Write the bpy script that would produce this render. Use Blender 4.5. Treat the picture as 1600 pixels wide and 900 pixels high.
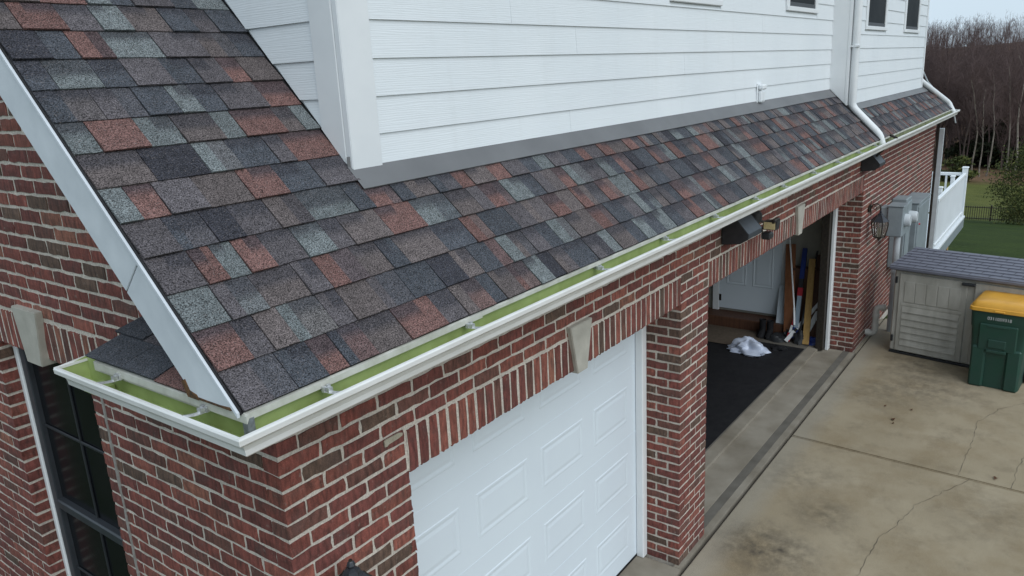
import bpy, math, random
import numpy as np
from mathutils import Matrix, Vector, noise as mnoise

for o in list(bpy.data.objects):
    bpy.data.objects.remove(o)
SC = bpy.context.scene
COL = SC.collection
rnd = random.Random(11)

# ------------------------------------------------------------------ camera
CAM = Vector((-1.472, -2.2, 3.788))
RIGHT = Vector((0.5904, -0.8056, -0.0499))
DOWN = Vector((-0.2436, -0.1189, -0.9626))
FWD = Vector((0.7695, 0.5804, -0.2664))
FPX = 1202.9
cd = bpy.data.cameras.new('camera')
cam = bpy.data.objects.new('camera', cd)
COL.objects.link(cam)
cam.matrix_world = Matrix(((RIGHT.x, -DOWN.x, -FWD.x, CAM.x), (RIGHT.y, -DOWN.y, -FWD.y, CAM.y),
                           (RIGHT.z, -DOWN.z, -FWD.z, CAM.z), (0, 0, 0, 1)))
cd.sensor_width = 36.0
cd.lens = FPX / 1600 * 36
cd.clip_start = 0.05
cd.clip_end = 3000
SC.camera = cam

# ------------------------------------------------------------------ world, sun, exposure
SUN_EL, SUN_AZ = math.radians(42), math.radians(-112)      # azimuth of the direction towards the sun, from +X counter-clockwise
world = bpy.data.worlds.new('World')
SC.world = world
world.use_nodes = True
nt = world.node_tree
bg = nt.nodes['Background']
sky = nt.nodes.new('ShaderNodeTexSky')
sky.sky_type = 'NISHITA'
sky.sun_disc = False
sky.sun_elevation = SUN_EL
sky.sun_rotation = math.radians(90) - SUN_AZ
sky.dust_density = 4.0
tc = nt.nodes.new('ShaderNodeTexCoord')
cn = nt.nodes.new('ShaderNodeTexNoise')
cn.inputs['Scale'].default_value = 2.2
cn.inputs['Detail'].default_value = 5
cr = nt.nodes.new('ShaderNodeMapRange')
cr.inputs['To Min'].default_value = 0.80
cr.inputs['To Max'].default_value = 1.0
mx = nt.nodes.new('ShaderNodeMix')
mx.data_type = 'RGBA'
mx.inputs['B'].default_value = (5.85, 7.1, 8.15, 1)           # even pale overcast
nt.links.new(tc.outputs['Generated'], cn.inputs['Vector'])
nt.links.new(cn.outputs['Fac'], cr.inputs['Value'])
nt.links.new(cr.outputs['Result'], mx.inputs['Factor'])
nt.links.new(sky.outputs['Color'], mx.inputs['A'])
nt.links.new(mx.outputs['Result'], bg.inputs['Color'])
bg.inputs['Strength'].default_value = 0.1
sl = bpy.data.lights.new('sun', 'SUN')
sl.energy = 1.35
sl.angle = math.radians(60)
sl.color = (0.97, 0.985, 1.0)
sun = bpy.data.objects.new('sun', sl)
COL.objects.link(sun)
sd = Vector((math.cos(SUN_EL) * math.cos(SUN_AZ), math.cos(SUN_EL) * math.sin(SUN_AZ), math.sin(SUN_EL)))
sun.rotation_euler = sd.to_track_quat('Z', 'Y').to_euler()
sun.location = sd * 30
SC.view_settings.view_transform = 'Standard'
SC.view_settings.look = 'None'
SC.view_settings.exposure = 0.25
SC.view_settings.gamma = 1.0
SC.view_settings.use_curve_mapping = False


def to_px(p):
    d = Vector(p) - CAM
    w = d.dot(FWD)
    if w < 0.05:
        return None
    return 800 + FPX * d.dot(RIGHT) / w, 450 + FPX * d.dot(DOWN) / w


# ------------------------------------------------------------------ materials
def new_mat(name):
    m = bpy.data.materials.new(name)
    m.use_nodes = True
    return m, m.node_tree, m.node_tree.nodes['Principled BSDF']


def N(t, kind, **kw):
    n = t.nodes.new(kind)
    for k, v in kw.items():
        if k in n.inputs:
            n.inputs[k].default_value = v
        else:
            setattr(n, k, v)
    return n


def coords(t, scale=(1, 1, 1), rot=(0, 0, 0)):
    g = N(t, 'ShaderNodeNewGeometry')
    mp = N(t, 'ShaderNodeMapping')
    mp.inputs['Scale'].default_value = scale
    mp.inputs['Rotation'].default_value = rot
    t.links.new(g.outputs['Position'], mp.inputs['Vector'])
    return mp.outputs['Vector']


def noise_fac(t, scale, detail=3, lo=0.0, hi=1.0, vec=None, rough=0.55, fmin=0.3, fmax=0.7):
    n = N(t, 'ShaderNodeTexNoise', Scale=scale, Detail=detail, Roughness=rough)
    t.links.new(vec if vec else coords(t), n.inputs['Vector'])
    r = N(t, 'ShaderNodeMapRange')
    r.inputs['From Min'].default_value = fmin
    r.inputs['From Max'].default_value = fmax
    r.inputs['To Min'].default_value = lo
    r.inputs['To Max'].default_value = hi
    t.links.new(n.outputs['Fac'], r.inputs['Value'])
    return r.outputs['Result'], n.outputs['Fac']


def mixc(t, fac, a, b, mode='MIX'):
    m = N(t, 'ShaderNodeMix', data_type='RGBA', blend_type=mode)
    for sock, v in (('A', a), ('B', b)):
        if isinstance(v, (tuple, list)):
            m.inputs[sock].default_value = (*v[:3], 1)
        else:
            t.links.new(v, m.inputs[sock])
    if isinstance(fac, (int, float)):
        m.inputs['Factor'].default_value = fac
    else:
        t.links.new(fac, m.inputs['Factor'])
    return m.outputs['Result']


def bump(t, p, h, strength, dist, prev=None):
    b = N(t, 'ShaderNodeBump', Strength=strength, Distance=dist)
    t.links.new(h, b.inputs['Height'])
    if prev:
        t.links.new(prev, b.inputs['Normal'])
    t.links.new(b.outputs['Normal'], p.inputs['Normal'])
    return b.outputs['Normal']


def simple(name, c, rough=0.6, c2=None, scale=6.0, bs=0.0, bscale=80.0, metal=0.0, vscale=(1, 1, 1), fmin=0.3, fmax=0.7):
    m, t, p = new_mat(name)
    if c2 is None:
        c2 = tuple(x * 0.82 for x in c)
    f, _ = noise_fac(t, scale, 4, vec=coords(t, vscale), fmin=fmin, fmax=fmax)
    t.links.new(mixc(t, f, c, c2), p.inputs['Base Color'])
    p.inputs['Roughness'].default_value = rough
    p.inputs['Metallic'].default_value = metal
    if bs:
        _, h = noise_fac(t, bscale, 3, vec=coords(t, vscale))
        bump(t, p, h, bs, 0.004)
    return m


M = {}
# brick: colour per brick in the Col attribute, streaked and pitted
m, t, p = new_mat('brick'); M['brick'] = m
at = N(t, 'ShaderNodeAttribute', attribute_name='Col')
f1, h1 = noise_fac(t, 1.0, 5, 0.48, 1.45, vec=coords(t, (55, 55, 13)))
c = mixc(t, 1.0, at.outputs['Color'], f1, 'MULTIPLY')
f2, _ = noise_fac(t, 9.0, 3, 0, 0.6, fmin=0.5, fmax=0.72)
c = mixc(t, f2, c, (0.072, 0.044, 0.038))
f3, h3 = noise_fac(t, 240.0, 2, 0.75, 1.25)
c = mixc(t, 1.0, c, f3, 'MULTIPLY')
fm, _ = noise_fac(t, 38.0, 4, 0, 0.55, fmin=0.62, fmax=0.75)
c = mixc(t, fm, c, (0.25, 0.20, 0.17))
t.links.new(c, p.inputs['Base Color'])
p.inputs['Roughness'].default_value = 0.88
nb = bump(t, p, h1, 0.7, 0.004)
bump(t, p, h3, 0.35, 0.002, nb)
# mortar
m, t, p = new_mat('mortar'); M['mortar'] = m
f, _ = noise_fac(t, 5.0, 4)
c = mixc(t, f, (0.60, 0.545, 0.475), (0.46, 0.415, 0.36))
f, h = noise_fac(t, 130.0, 3, 0.75, 1.2)
c = mixc(t, 1.0, c, f, 'MULTIPLY')
t.links.new(c, p.inputs['Base Color'])
p.inputs['Roughness'].default_value = 0.95
_, h2 = noise_fac(t, 45.0, 3)
nb = bump(t, p, h2, 0.8, 0.006)
bump(t, p, h, 0.5, 0.003, nb)
# shingle granules
m, t, p = new_mat('shingle'); M['shingle'] = m
at = N(t, 'ShaderNodeAttribute', attribute_name='Col')
fb, _ = noise_fac(t, 26.0, 3, 0.82, 1.18)
c = mixc(t, 1.0, at.outputs['Color'], fb, 'MULTIPLY')
fg, hg = noise_fac(t, 230.0, 2, 0.15, 2.0, fmin=0.34, fmax=0.68)
c = mixc(t, 1.0, c, fg, 'MULTIPLY')
fs, _ = noise_fac(t, 170.0, 1, 0, 0.35, fmin=0.60, fmax=0.74)
c = mixc(t, fs, c, (0.30, 0.26, 0.25))
t.links.new(c, p.inputs['Base Color'])
p.inputs['Roughness'].default_value = 0.92
p.inputs['Specular IOR Level'].default_value = 0.25
bump(t, p, hg, 0.6, 0.003)
# siding with embossed grain
m, t, p = new_mat('siding'); M['siding'] = m
f, _ = noise_fac(t, 1.3, 4)
c = mixc(t, f, (0.775, 0.81, 0.83), (0.72, 0.76, 0.785))
fd, _ = noise_fac(t, 1.0, 5, 0, 0.25, vec=coords(t, (9, 9, 1.2)), fmin=0.55, fmax=0.8)
c = mixc(t, fd, c, (0.62, 0.64, 0.64))
t.links.new(c, p.inputs['Base Color'])
p.inputs['Roughness'].default_value = 0.55
_, hw = noise_fac(t, 1.0, 4, vec=coords(t, (7, 7, 95)), rough=0.65)
wv = N(t, 'ShaderNodeTexWave', Scale=1.0, Distortion=9.0, Detail=3.0)
wv.bands_direction = 'Z'
t.links.new(coords(t, (2.0, 2.0, 32)), wv.inputs['Vector'])
nb = bump(t, p, hw, 0.24, 0.004)
bump(t, p, wv.outputs['Fac'], 0.12, 0.004, nb)
# concrete
m, t, p = new_mat('concrete'); M['concrete'] = m
f, _ = noise_fac(t, 0.9, 5)
c = mixc(t, f, (0.385, 0.322, 0.225), (0.275, 0.220, 0.140))
f, _ = noise_fac(t, 3.2, 6, 0, 0.6, fmin=0.5, fmax=0.75, rough=0.7)
c = mixc(t, f, c, (0.15, 0.115, 0.072))
gp = N(t, 'ShaderNodeNewGeometry')
f, _ = noise_fac(t, 1.7, 5, 0, 0.55, fmin=0.46, fmax=0.68, rough=0.65)
c = mixc(t, f, c, (0.215, 0.155, 0.082))                       # tan iron staining
sy_ = N(t, 'ShaderNodeSeparateXYZ'); t.links.new(gp.outputs['Position'], sy_.inputs[0])
ny_ = N(t, 'ShaderNodeTexNoise', Scale=3.0, Detail=5.0); t.links.new(coords(t), ny_.inputs['Vector'])
ma_ = N(t, 'ShaderNodeMath', operation='MULTIPLY_ADD'); t.links.new(ny_.outputs['Fac'], ma_.inputs[0]); ma_.inputs[1].default_value = 0.16; t.links.new(sy_.outputs['Y'], ma_.inputs[2])
rs_ = N(t, 'ShaderNodeMapRange'); rs_.inputs['From Min'].default_value = -0.26; rs_.inputs['From Max'].default_value = -0.08; rs_.inputs['To Max'].default_value = 0.6
t.links.new(ma_.outputs['Value'], rs_.inputs['Value'])
c = mixc(t, rs_.outputs['Result'], c, (0.31, 0.285, 0.235))     # strip rinsed clean under the eaves
for (sx, sy, sr, st) in ((4.0, -0.5, 0.55, 0.85), (4.75, -0.72, 0.35, 0.6), (5.35, -0.35, 0.5, 0.4), (8.1, -1.0, 0.8, 0.55),
                         (8.9, -0.8, 0.7, 0.5), (7.6, -0.45, 0.6, 0.35), (5.4, -1.9, 0.6, 0.3)):
    v = N(t, 'ShaderNodeVectorMath', operation='DISTANCE')
    t.links.new(gp.outputs['Position'], v.inputs[0])
    v.inputs[1].default_value = (sx, sy, 0)
    r = N(t, 'ShaderNodeMapRange')
    r.inputs['From Min'].default_value = sr
    r.inputs['From Max'].default_value = sr * 0.1
    r.inputs['To Max'].default_value = st
    t.links.new(v.outputs['Value'], r.inputs['Value'])
    fn, _ = noise_fac(t, 7.0, 6, 0.0, 1.3, rough=0.7, fmin=0.35, fmax=0.7)
    mu = N(t, 'ShaderNodeMath', operation='MULTIPLY', use_clamp=True)
    t.links.new(r.outputs['Result'], mu.inputs[0])
    t.links.new(fn, mu.inputs[1])
    c = mixc(t, mu.outputs['Value'], c, (0.052, 0.042, 0.032))
f, h = noise_fac(t, 160.0, 3, 0.78, 1.2)
c = mixc(t, 1.0, c, f, 'MULTIPLY')
t.links.new(c, p.inputs['Base Color'])
p.inputs['Roughness'].default_value = 0.9
bump(t, p, h, 0.3, 0.003)
M['concrete_pale'] = simple('concrete_pale', (0.31, 0.28, 0.23), 0.9, (0.17, 0.145, 0.108), 2.2, 0.3, 150)
M['concrete_band'] = simple('concrete_band', (0.15, 0.138, 0.118), 0.9, (0.10, 0.09, 0.075), 5.0, 0.3, 150)
M['white_trim'] = simple('white_trim', (0.78, 0.80, 0.81), 0.45, (0.70, 0.725, 0.74), 2.5, 0.05, 40)
M['rake_white'] = simple('rake_white', (0.66, 0.70, 0.74), 0.5, (0.55, 0.59, 0.63), 7.0, 0.05, 60)
M['gutter_white'] = simple('gutter_white', (0.80, 0.80, 0.79), 0.35, (0.66, 0.66, 0.635), 5.0, 0, vscale=(1, 1, 3))
M['gutter_green'] = simple('gutter_green', (0.41, 0.505, 0.205), 0.5, (0.27, 0.335, 0.12), 7.0)
M['gutter_mossy'] = simple('gutter_mossy', (0.36, 0.40, 0.23), 0.8, (0.13, 0.14, 0.07), 9.0)
M['drip_white'] = simple('drip_white', (0.58, 0.58, 0.53), 0.6, (0.42, 0.42, 0.36), 14.0)
M['metal_clip'] = simple('metal_clip', (0.72, 0.74, 0.75), 0.35, (0.40, 0.41, 0.42), 60.0, metal=0.5)
M['sealant'] = simple('sealant', (0.12, 0.13, 0.14), 0.6, (0.22, 0.24, 0.26), 60.0, 0.6, 90)
M['flashing'] = simple('flashing', (0.160, 0.162, 0.167), 0.55, (0.125, 0.127, 0.132), 3.0)
M['roof_black'] = simple('roof_black', (0.02, 0.02, 0.022), 0.9)
M['stone'] = simple('stone', (0.46, 0.44, 0.385), 0.85, (0.35, 0.335, 0.29), 9.0, 0.4, 110)
M['door_white'] = simple('door_white', (0.69, 0.765, 0.82), 0.42, (0.66, 0.73, 0.79), 1.5, 0.06, 220)
M['rubber'] = simple('rubber', (0.012, 0.012, 0.014), 0.75, (0.02, 0.02, 0.022), 12.0, 0.5, 160)
M['inner_wall'] = simple('inner_wall', (0.36, 0.345, 0.30), 0.8)
M['ceiling'] = simple('ceiling', (0.5, 0.5, 0.48), 0.8)
M['wood_dark'] = simple('wood_dark', (0.12, 0.055, 0.03), 0.6, (0.07, 0.03, 0.018), 4.0, vscale=(8, 8, 1))
M['wood_brown'] = simple('wood_brown', (0.30, 0.12, 0.05), 0.55, (0.20, 0.075, 0.03), 4.0, vscale=(9, 9, 1))
M['wood_yellow'] = simple('wood_yellow', (0.50, 0.32, 0.11), 0.55, (0.38, 0.22, 0.07), 4.0, vscale=(9, 9, 1))
M['blue'] = simple('blue', (0.02, 0.045, 0.22), 0.4)
M['red'] = simple('red', (0.45, 0.03, 0.045), 0.4)
M['black_plastic'] = simple('black_plastic', (0.018, 0.02, 0.023), 0.45, (0.03, 0.032, 0.036), 20.0)
M['slate_plastic'] = simple('slate_plastic', (0.045, 0.055, 0.068), 0.42, (0.035, 0.043, 0.054), 10.0)
M['black_metal'] = simple('black_metal', (0.02, 0.017, 0.015), 0.5, (0.05, 0.04, 0.03), 30.0, metal=0.3)
M['iron_grey'] = simple('iron_grey', (0.045, 0.05, 0.06), 0.4, (0.03, 0.033, 0.04), 20.0, metal=0.3)
M['lens_amber'] = simple('lens_amber', (0.60, 0.50, 0.28), 0.3, (0.48, 0.39, 0.20), 60.0)
M['grey_box'] = simple('grey_box', (0.26, 0.30, 0.32), 0.5, (0.20, 0.235, 0.25), 5.0)
M['pvc_grey'] = simple('pvc_grey', (0.52, 0.56, 0.58), 0.45, (0.44, 0.47, 0.49), 7.0)
M['pvc_white'] = simple('pvc_white', (0.62, 0.61, 0.57), 0.45, (0.48, 0.47, 0.43), 9.0)
M['vinyl_white'] = simple('vinyl_white', (0.80, 0.83, 0.85), 0.4, (0.74, 0.77, 0.79), 2.0)
M['shed_wall'] = simple('shed_wall', (0.47, 0.455, 0.41), 0.6, (0.34, 0.325, 0.285), 3.0, 0.15, 120, vscale=(3, 3, 1))
M['shed_roof'] = simple('shed_roof', (0.16, 0.165, 0.205), 0.6, (0.125, 0.13, 0.165), 6.0, 0.3, 140)
M['bin_green'] = simple('bin_green', (0.008, 0.052, 0.034), 0.5, (0.016, 0.052, 0.040), 5.0, 0.1, 200)
M['bin_yellow'] = simple('bin_yellow', (0.72, 0.37, 0.045), 0.42, (0.62, 0.31, 0.035), 6.0, 0.1, 200)
M['white_print'] = simple('white_print', (0.7, 0.72, 0.72), 0.6)
M['bag'] = simple('bag', (0.62, 0.68, 0.80), 0.3, (0.46, 0.52, 0.66), 14.0, 0.5, 40)
M['steel'] = simple('steel', (0.45, 0.42, 0.34), 0.5, (0.34, 0.31, 0.24), 30.0, metal=0.2)
M['bark'] = simple('bark', (0.085, 0.062, 0.05), 0.9, (0.05, 0.036, 0.03), 3.0)
M['bark_pale'] = simple('bark_pale', (0.27, 0.235, 0.195), 0.9, (0.10, 0.083, 0.07), 1.5)
M['twig'] = simple('twig', (0.125, 0.080, 0.072), 0.9, (0.072, 0.049, 0.047), 0.04)
M['rubber'].node_tree.nodes['Principled BSDF'].inputs['Specular IOR Level'].default_value = 0.15
M['grout_dark'] = simple('grout_dark', (0.022, 0.018, 0.015), 0.95, (0.05, 0.04, 0.032), 40.0, 0.6, 60)
M['leaf_dead'] = simple('leaf_dead', (0.12, 0.055, 0.025), 0.8)
M['rust'] = simple('rust', (0.16, 0.075, 0.025), 0.9, (0.03, 0.02, 0.012), 45.0, 0.6, 80)
M['window_frame'] = simple('window_frame', (0.040, 0.046, 0.054), 0.45, (0.030, 0.034, 0.040), 8.0)
M['muntin'] = simple('muntin', (0.022, 0.025, 0.03), 0.5)
M['screen_glass'] = simple('screen_glass', (0.035, 0.040, 0.044), 0.35, (0.022, 0.026, 0.03), 3.0)
M['screen_glass'].node_tree.nodes['Principled BSDF'].inputs['Specular IOR Level'].default_value = 0.05
M['screen_glass'].node_tree.nodes['Principled BSDF'].inputs['Roughness'].default_value = 0.6
M['mulch'] = simple('mulch', (0.07, 0.045, 0.03), 0.95, (0.04, 0.026, 0.018), 20.0, 0.5, 60)
m, t, p = new_mat('glass_dark'); M['glass_dark'] = m
f, _ = noise_fac(t, 2.0, 3)
t.links.new(mixc(t, f, (0.006, 0.007, 0.009), (0.012, 0.013, 0.015)), p.inputs['Base Color'])
p.inputs['Roughness'].default_value = 0.2
p.inputs['Specular IOR Level'].default_value = 0.12
m, t, p = new_mat('lantern_glass'); M['lantern_glass'] = m
p.inputs['Base Color'].default_value = (0.45, 0.44, 0.38, 1)
p.inputs['Roughness'].default_value = 0.15
p.inputs['Transmission Weight'].default_value = 0.75
p.inputs['Alpha'].default_value = 0.4
# grass and leaf litter of the land behind the house
m, t, p = new_mat('lawn'); M['lawn'] = m
gx = N(t, 'ShaderNodeSeparateXYZ')
g = N(t, 'ShaderNodeNewGeometry')
t.links.new(g.outputs['Position'], gx.inputs[0])
f, _ = noise_fac(t, 0.6, 5)
near = mixc(t, f, (0.036, 0.056, 0.011), (0.021, 0.036, 0.008))
far = mixc(t, f, (0.105, 0.110, 0.030), (0.07, 0.08, 0.022))
fl, _ = noise_fac(t, 1.2, 5)
lit = mixc(t, fl, (0.17, 0.105, 0.062), (0.10, 0.062, 0.038))


def step_x(a, b):
    wob = N(t, 'ShaderNodeTexNoise', Scale=0.12, Detail=4.0)
    t.links.new(coords(t), wob.inputs['Vector'])
    ad = N(t, 'ShaderNodeMath', operation='MULTIPLY_ADD')
    t.links.new(wob.outputs['Fac'], ad.inputs[0])
    ad.inputs[1].default_value = 14.0
    t.links.new(gx.outputs['X'], ad.inputs[2])
    r = N(t, 'ShaderNodeMapRange')
    r.inputs['From Min'].default_value = a + 7
    r.inputs['From Max'].default_value = b + 7
    t.links.new(ad.outputs['Value'], r.inputs['Value'])
    return r.outputs['Result']


c = mixc(t, step_x(56, 64), near, far)
c = mixc(t, step_x(93, 98), c, lit)
fgr, hgr = noise_fac(t, 9.0, 6, 0.55, 1.45, rough=0.75)
c = mixc(t, 1.0, c, fgr, 'MULTIPLY')
t.links.new(c, p.inputs['Base Color'])
p.inputs['Roughness'].default_value = 0.95
p.inputs['Specular IOR Level'].default_value = 0.1
bump(t, p, hgr, 0.6, 0.05)
m, t, p = new_mat('needles'); M['needles'] = m
at = N(t, 'ShaderNodeAttribute', attribute_name='Col')
t.links.new(at.outputs['Color'], p.inputs['Base Color'])
p.inputs['Roughness'].default_value = 0.75
p.inputs['Specular IOR Level'].default_value = 0.2


# ------------------------------------------------------------------ mesh helpers
class MB:
    def __init__(s):
        s.v, s.f, s.c = [], [], []

    def add(s, vs, fs, col=(1, 1, 1)):
        k = len(s.v)
        s.v.extend([tuple(x) for x in vs])
        s.f.extend([tuple(i + k for i in f) for f in fs])
        if col and isinstance(col[0], (tuple, list)):
            s.c.extend(col)
        else:
            s.c.extend([col] * len(vs))

    def box(s, a, b, col=(1, 1, 1)):
        x0, y0, z0 = [min(a[i], b[i]) for i in range(3)]
        x1, y1, z1 = [max(a[i], b[i]) for i in range(3)]
        s.add([(x0, y0, z0), (x1, y0, z0), (x1, y1, z0), (x0, y1, z0), (x0, y0, z1), (x1, y0, z1), (x1, y1, z1), (x0, y1, z1)],
              [(0, 3, 2, 1), (4, 5, 6, 7), (0, 1, 5, 4), (1, 2, 6, 5), (2, 3, 7, 6), (3, 0, 4, 7)], col)

    def bbox(s, a, b, bev=0.004, col=(1, 1, 1)):
        """box with bevelled edges (24 verts)"""
        lo = [min(a[i], b[i]) for i in range(3)]
        hi = [max(a[i], b[i]) for i in range(3)]
        bev = min(bev, *[(hi[i] - lo[i]) * 0.45 for i in range(3)])
        vs, idx = [], {}
        for ix in (0, 1):
            for iy in (0, 1):
                for iz in (0, 1):
                    cr_ = [(lo, hi)[j][k] for k, j in enumerate((ix, iy, iz))]
                    sg = [1 if j == 0 else -1 for j in (ix, iy, iz)]
                    for ax in range(3):
                        q = [cr_[k] + (0 if k == ax else sg[k] * bev) for k in range(3)]
                        idx[(ix, iy, iz, ax)] = len(vs)
                        vs.append(q)
        fs = []
        for ax in range(3):
            o1, o2 = [(1, 2), (2, 0), (0, 1)][ax]
            for side in (0, 1):
                loop = []
                for (p_, q_) in ((0, 0), (1, 0), (1, 1), (0, 1)):
                    key = [0, 0, 0]
                    key[ax], key[o1], key[o2] = side, p_, q_
                    loop.append(idx[(*key, ax)])
                fs.append(tuple(loop) if side else tuple(reversed(loop)))
        for ax in range(3):          # edges along ax
            o1, o2 = [(1, 2), (2, 0), (0, 1)][ax]
            for p_ in (0, 1):
                for q_ in (0, 1):
                    k0, k1 = [0, 0, 0], [0, 0, 0]
                    k0[ax], k1[ax] = 0, 1
                    for k in (k0, k1):
                        k[o1], k[o2] = p_, q_
                    q4 = [idx[(*k0, o1)], idx[(*k0, o2)], idx[(*k1, o2)], idx[(*k1, o1)]]
                    fs.append(tuple(q4) if (p_ == q_) else tuple(reversed(q4)))
        for ix in (0, 1):
            for iy in (0, 1):
                for iz in (0, 1):
                    t3 = [idx[(ix, iy, iz, ax)] for ax in range(3)]
                    fs.append(tuple(t3) if (ix + iy + iz) % 2 else tuple(reversed(t3)))
        s.add(vs, fs, col)

    def tube(s, pts, rad, n=10, cap=True, col=(1, 1, 1)):
        pts = [Vector(p_) for p_ in pts]
        rs = rad if isinstance(rad, (list, tuple)) else [rad] * len(pts)
        vs, fs = [], []
        up = None
        for i, p_ in enumerate(pts):
            d = (pts[min(i + 1, len(pts) - 1)] - pts[max(i - 1, 0)]).normalized()
            if up is None:
                up = d.orthogonal().normalized()
            sd_ = d.cross(up)
            if sd_.length < 1e-4:
                sd_ = d.orthogonal()
            sd_.normalize()
            up = sd_.cross(d).normalized()
            for k in range(n):
                a = 2 * math.pi * k / n
                vs.append(p_ + (up * math.cos(a) + sd_ * math.sin(a)) * rs[i])
        for i in range(len(pts) - 1):
            for k in range(n):
                fs.append((i * n + k, i * n + (k + 1) % n, (i + 1) * n + (k + 1) % n, (i + 1) * n + k))
        if cap:
            fs.append(tuple(reversed(range(n))))
            fs.append(tuple((len(pts) - 1) * n + k for k in range(n)))
        s.add(vs, fs, col)

    def lathe(s, prof, center, n=16, axis='z', col=(1, 1, 1)):
        vs, fs = [], []
        cx, cy, cz = center
        for r, h in prof:
            for k in range(n):
                a = 2 * math.pi * (k + 0.5) / n
                u, w = r * math.cos(a), r * math.sin(a)
                vs.append({'z': (cx + u, cy + w, cz + h), 'y': (cx + u, cy + h, cz + w), 'x': (cx + h, cy + u, cz + w)}[axis])
        for i in range(len(prof) - 1):
            for k in range(n):
                fs.append((i * n + k, i * n + (k + 1) % n, (i + 1) * n + (k + 1) % n, (i + 1) * n + k))
        fs.append(tuple(reversed(range(n))))
        fs.append(tuple((len(prof) - 1) * n + k for k in range(n)))
        s.add(vs, fs, col)

    def prism(s, poly, axis, a, b, col=(1, 1, 1)):
        """polygon (2-D) extruded along axis from a to b; poly order: x->(y,z), y->(x,z), z->(x,y)"""
        def mk(u, w, h):
            return {'x': (h, u, w), 'y': (u, h, w), 'z': (u, w, h)}[axis]
        n = len(poly)
        vs = [mk(u, w, a) for u, w in poly] + [mk(u, w, b) for u, w in poly]
        fs = [tuple(range(n)), tuple(reversed(range(n, 2 * n)))]
        for i in range(n):
            j = (i + 1) % n
            fs.append((i, i + n, j + n, j))
        s.add(vs, fs, col)

    def grid(s, rows, col=(1, 1, 1), close=False):
        n = len(rows[0])
        vs = [p_ for r in rows for p_ in r]
        fs = []
        for i in range(len(rows) - 1):
            for k in range(n - (0 if close else 1)):
                fs.append((i * n + k, i * n + (k + 1) % n, (i + 1) * n + (k + 1) % n, (i + 1) * n + k))
        s.add(vs, fs, col)

    def build(s, name, mat, parent=None, center=False, smooth=False, recalc=True):
        me = bpy.data.meshes.new(name)
        org = Vector((0, 0, 0))
        if center:
            a = np.array(s.v)
            org = Vector((a.min(0) + a.max(0)) / 2)
        base = wloc(parent)
        o = bpy.data.objects.new(name, me)
        sh = org if center else base
        me.from_pydata([(x - sh.x, y - sh.y, z - sh.z) for x, y, z in s.v], [], s.f)
        if any(c != (1, 1, 1) for c in s.c):
            ca = me.color_attributes.new('Col', 'FLOAT_COLOR', 'POINT')
            arr = np.ones((len(s.c), 4), dtype=np.float32)
            arr[:, :3] = np.array(s.c, dtype=np.float32)
            ca.data.foreach_set('color', arr.ravel())
        me.materials.append(mat)
        if recalc:
            fix_normals(me)
        if smooth:
            me.polygons.foreach_set('use_smooth', [True] * len(me.polygons))
            md = None
            try:
                me.set_sharp_from_angle(angle=math.radians(40))
            except Exception:
                pass
        COL.objects.link(o)
        if parent:
            o.parent = parent
        o.location = (sh - base)
        WL[o.name] = sh
        return o


import bmesh
WL = {}


def fix_normals(me):
    bm = bmesh.new()
    bm.from_mesh(me)
    bmesh.ops.recalc_face_normals(bm, faces=bm.faces)
    bm.to_mesh(me)
    bm.free()


def wloc(o):
    return WL.get(o.name, Vector((0, 0, 0))) if o else Vector((0, 0, 0))


def empty(name, loc, label, cat, group=None):
    o = bpy.data.objects.new(name, None)
    COL.objects.link(o)
    o.location = loc
    o.empty_display_size = 0.2
    WL[o.name] = Vector(loc)
    return tag(o, label, cat, group)


def tag(o, label, cat, group=None, kind=None):
    if label:
        o['label'] = label
    if cat:
        o['category'] = cat
    if group:
        o['group'] = group
    if kind:
        o['kind'] = kind
    return o


def one(name, label, cat, mb, mat, group=None, smooth=False):
    return tag(mb.build(name, mat, None, center=True, smooth=smooth), label, cat, group)


def part_box(name, mat, parent, a, b, bev=0.004):
    mb = MB()
    mb.bbox(a, b, bev)
    return mb.build(name, mat, parent)


# ------------------------------------------------------------------ terrain, road surfaces
def lerp_tab(tab, x):
    for (a, ha), (b, hb) in zip(tab, tab[1:]):
        if x <= b:
            k = (x - a) / (b - a)
            k = max(0, k)
            return ha + (hb - ha) * k
    return tab[-1][1]


HT = [(-900, -0.3), (11.0, -0.06), (13, -0.22), (18, -0.75), (60, -7.4), (100, -10.4), (116, -11.0), (150, -9.5), (300, -0.5), (430, 6.5), (700, 7.0), (1600, 4.0)]


def land(x, y):
    h = lerp_tab(HT, x)
    far = max(0, min(1, (x - 20) / 60))
    h += far * 0.7 * mnoise.noise(Vector((x * 0.02, y * 0.02, 0)))
    if x > 150:
        k = min(1, (x - 150) / 250)
        h += k * 3.0 * mnoise.noise(Vector((x * 0.004 + 3, y * 0.006, 1.0))) - k * max(-8, min(10, (y - 30) * 0.03))
    return h


xs = sorted(set([-900, -400, -150, -60, -20, -8] + [i for i in range(-4, 24, 2)] + list(range(24, 130, 5)) + list(range(130, 460, 15)) + [520, 600, 750, 1000, 1500]))
ys = sorted(set([-900, -500, -300] + list(range(-200, -60, 20)) + list(range(-60, 80, 5)) + list(range(80, 260, 20)) + [320, 450, 700, 1000]))
mb = MB()
mb.grid([[(x, y, land(x, y)) for y in ys] for x in xs])
o = mb.build('ground', M['lawn'], smooth=True)
tag(o, None, None, kind='structure')

drive = bpy.data.objects.new('driveway', None)
COL.objects.link(drive)
WL['driveway'] = Vector((0, 0, 0))
drive['kind'] = 'structure'


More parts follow.
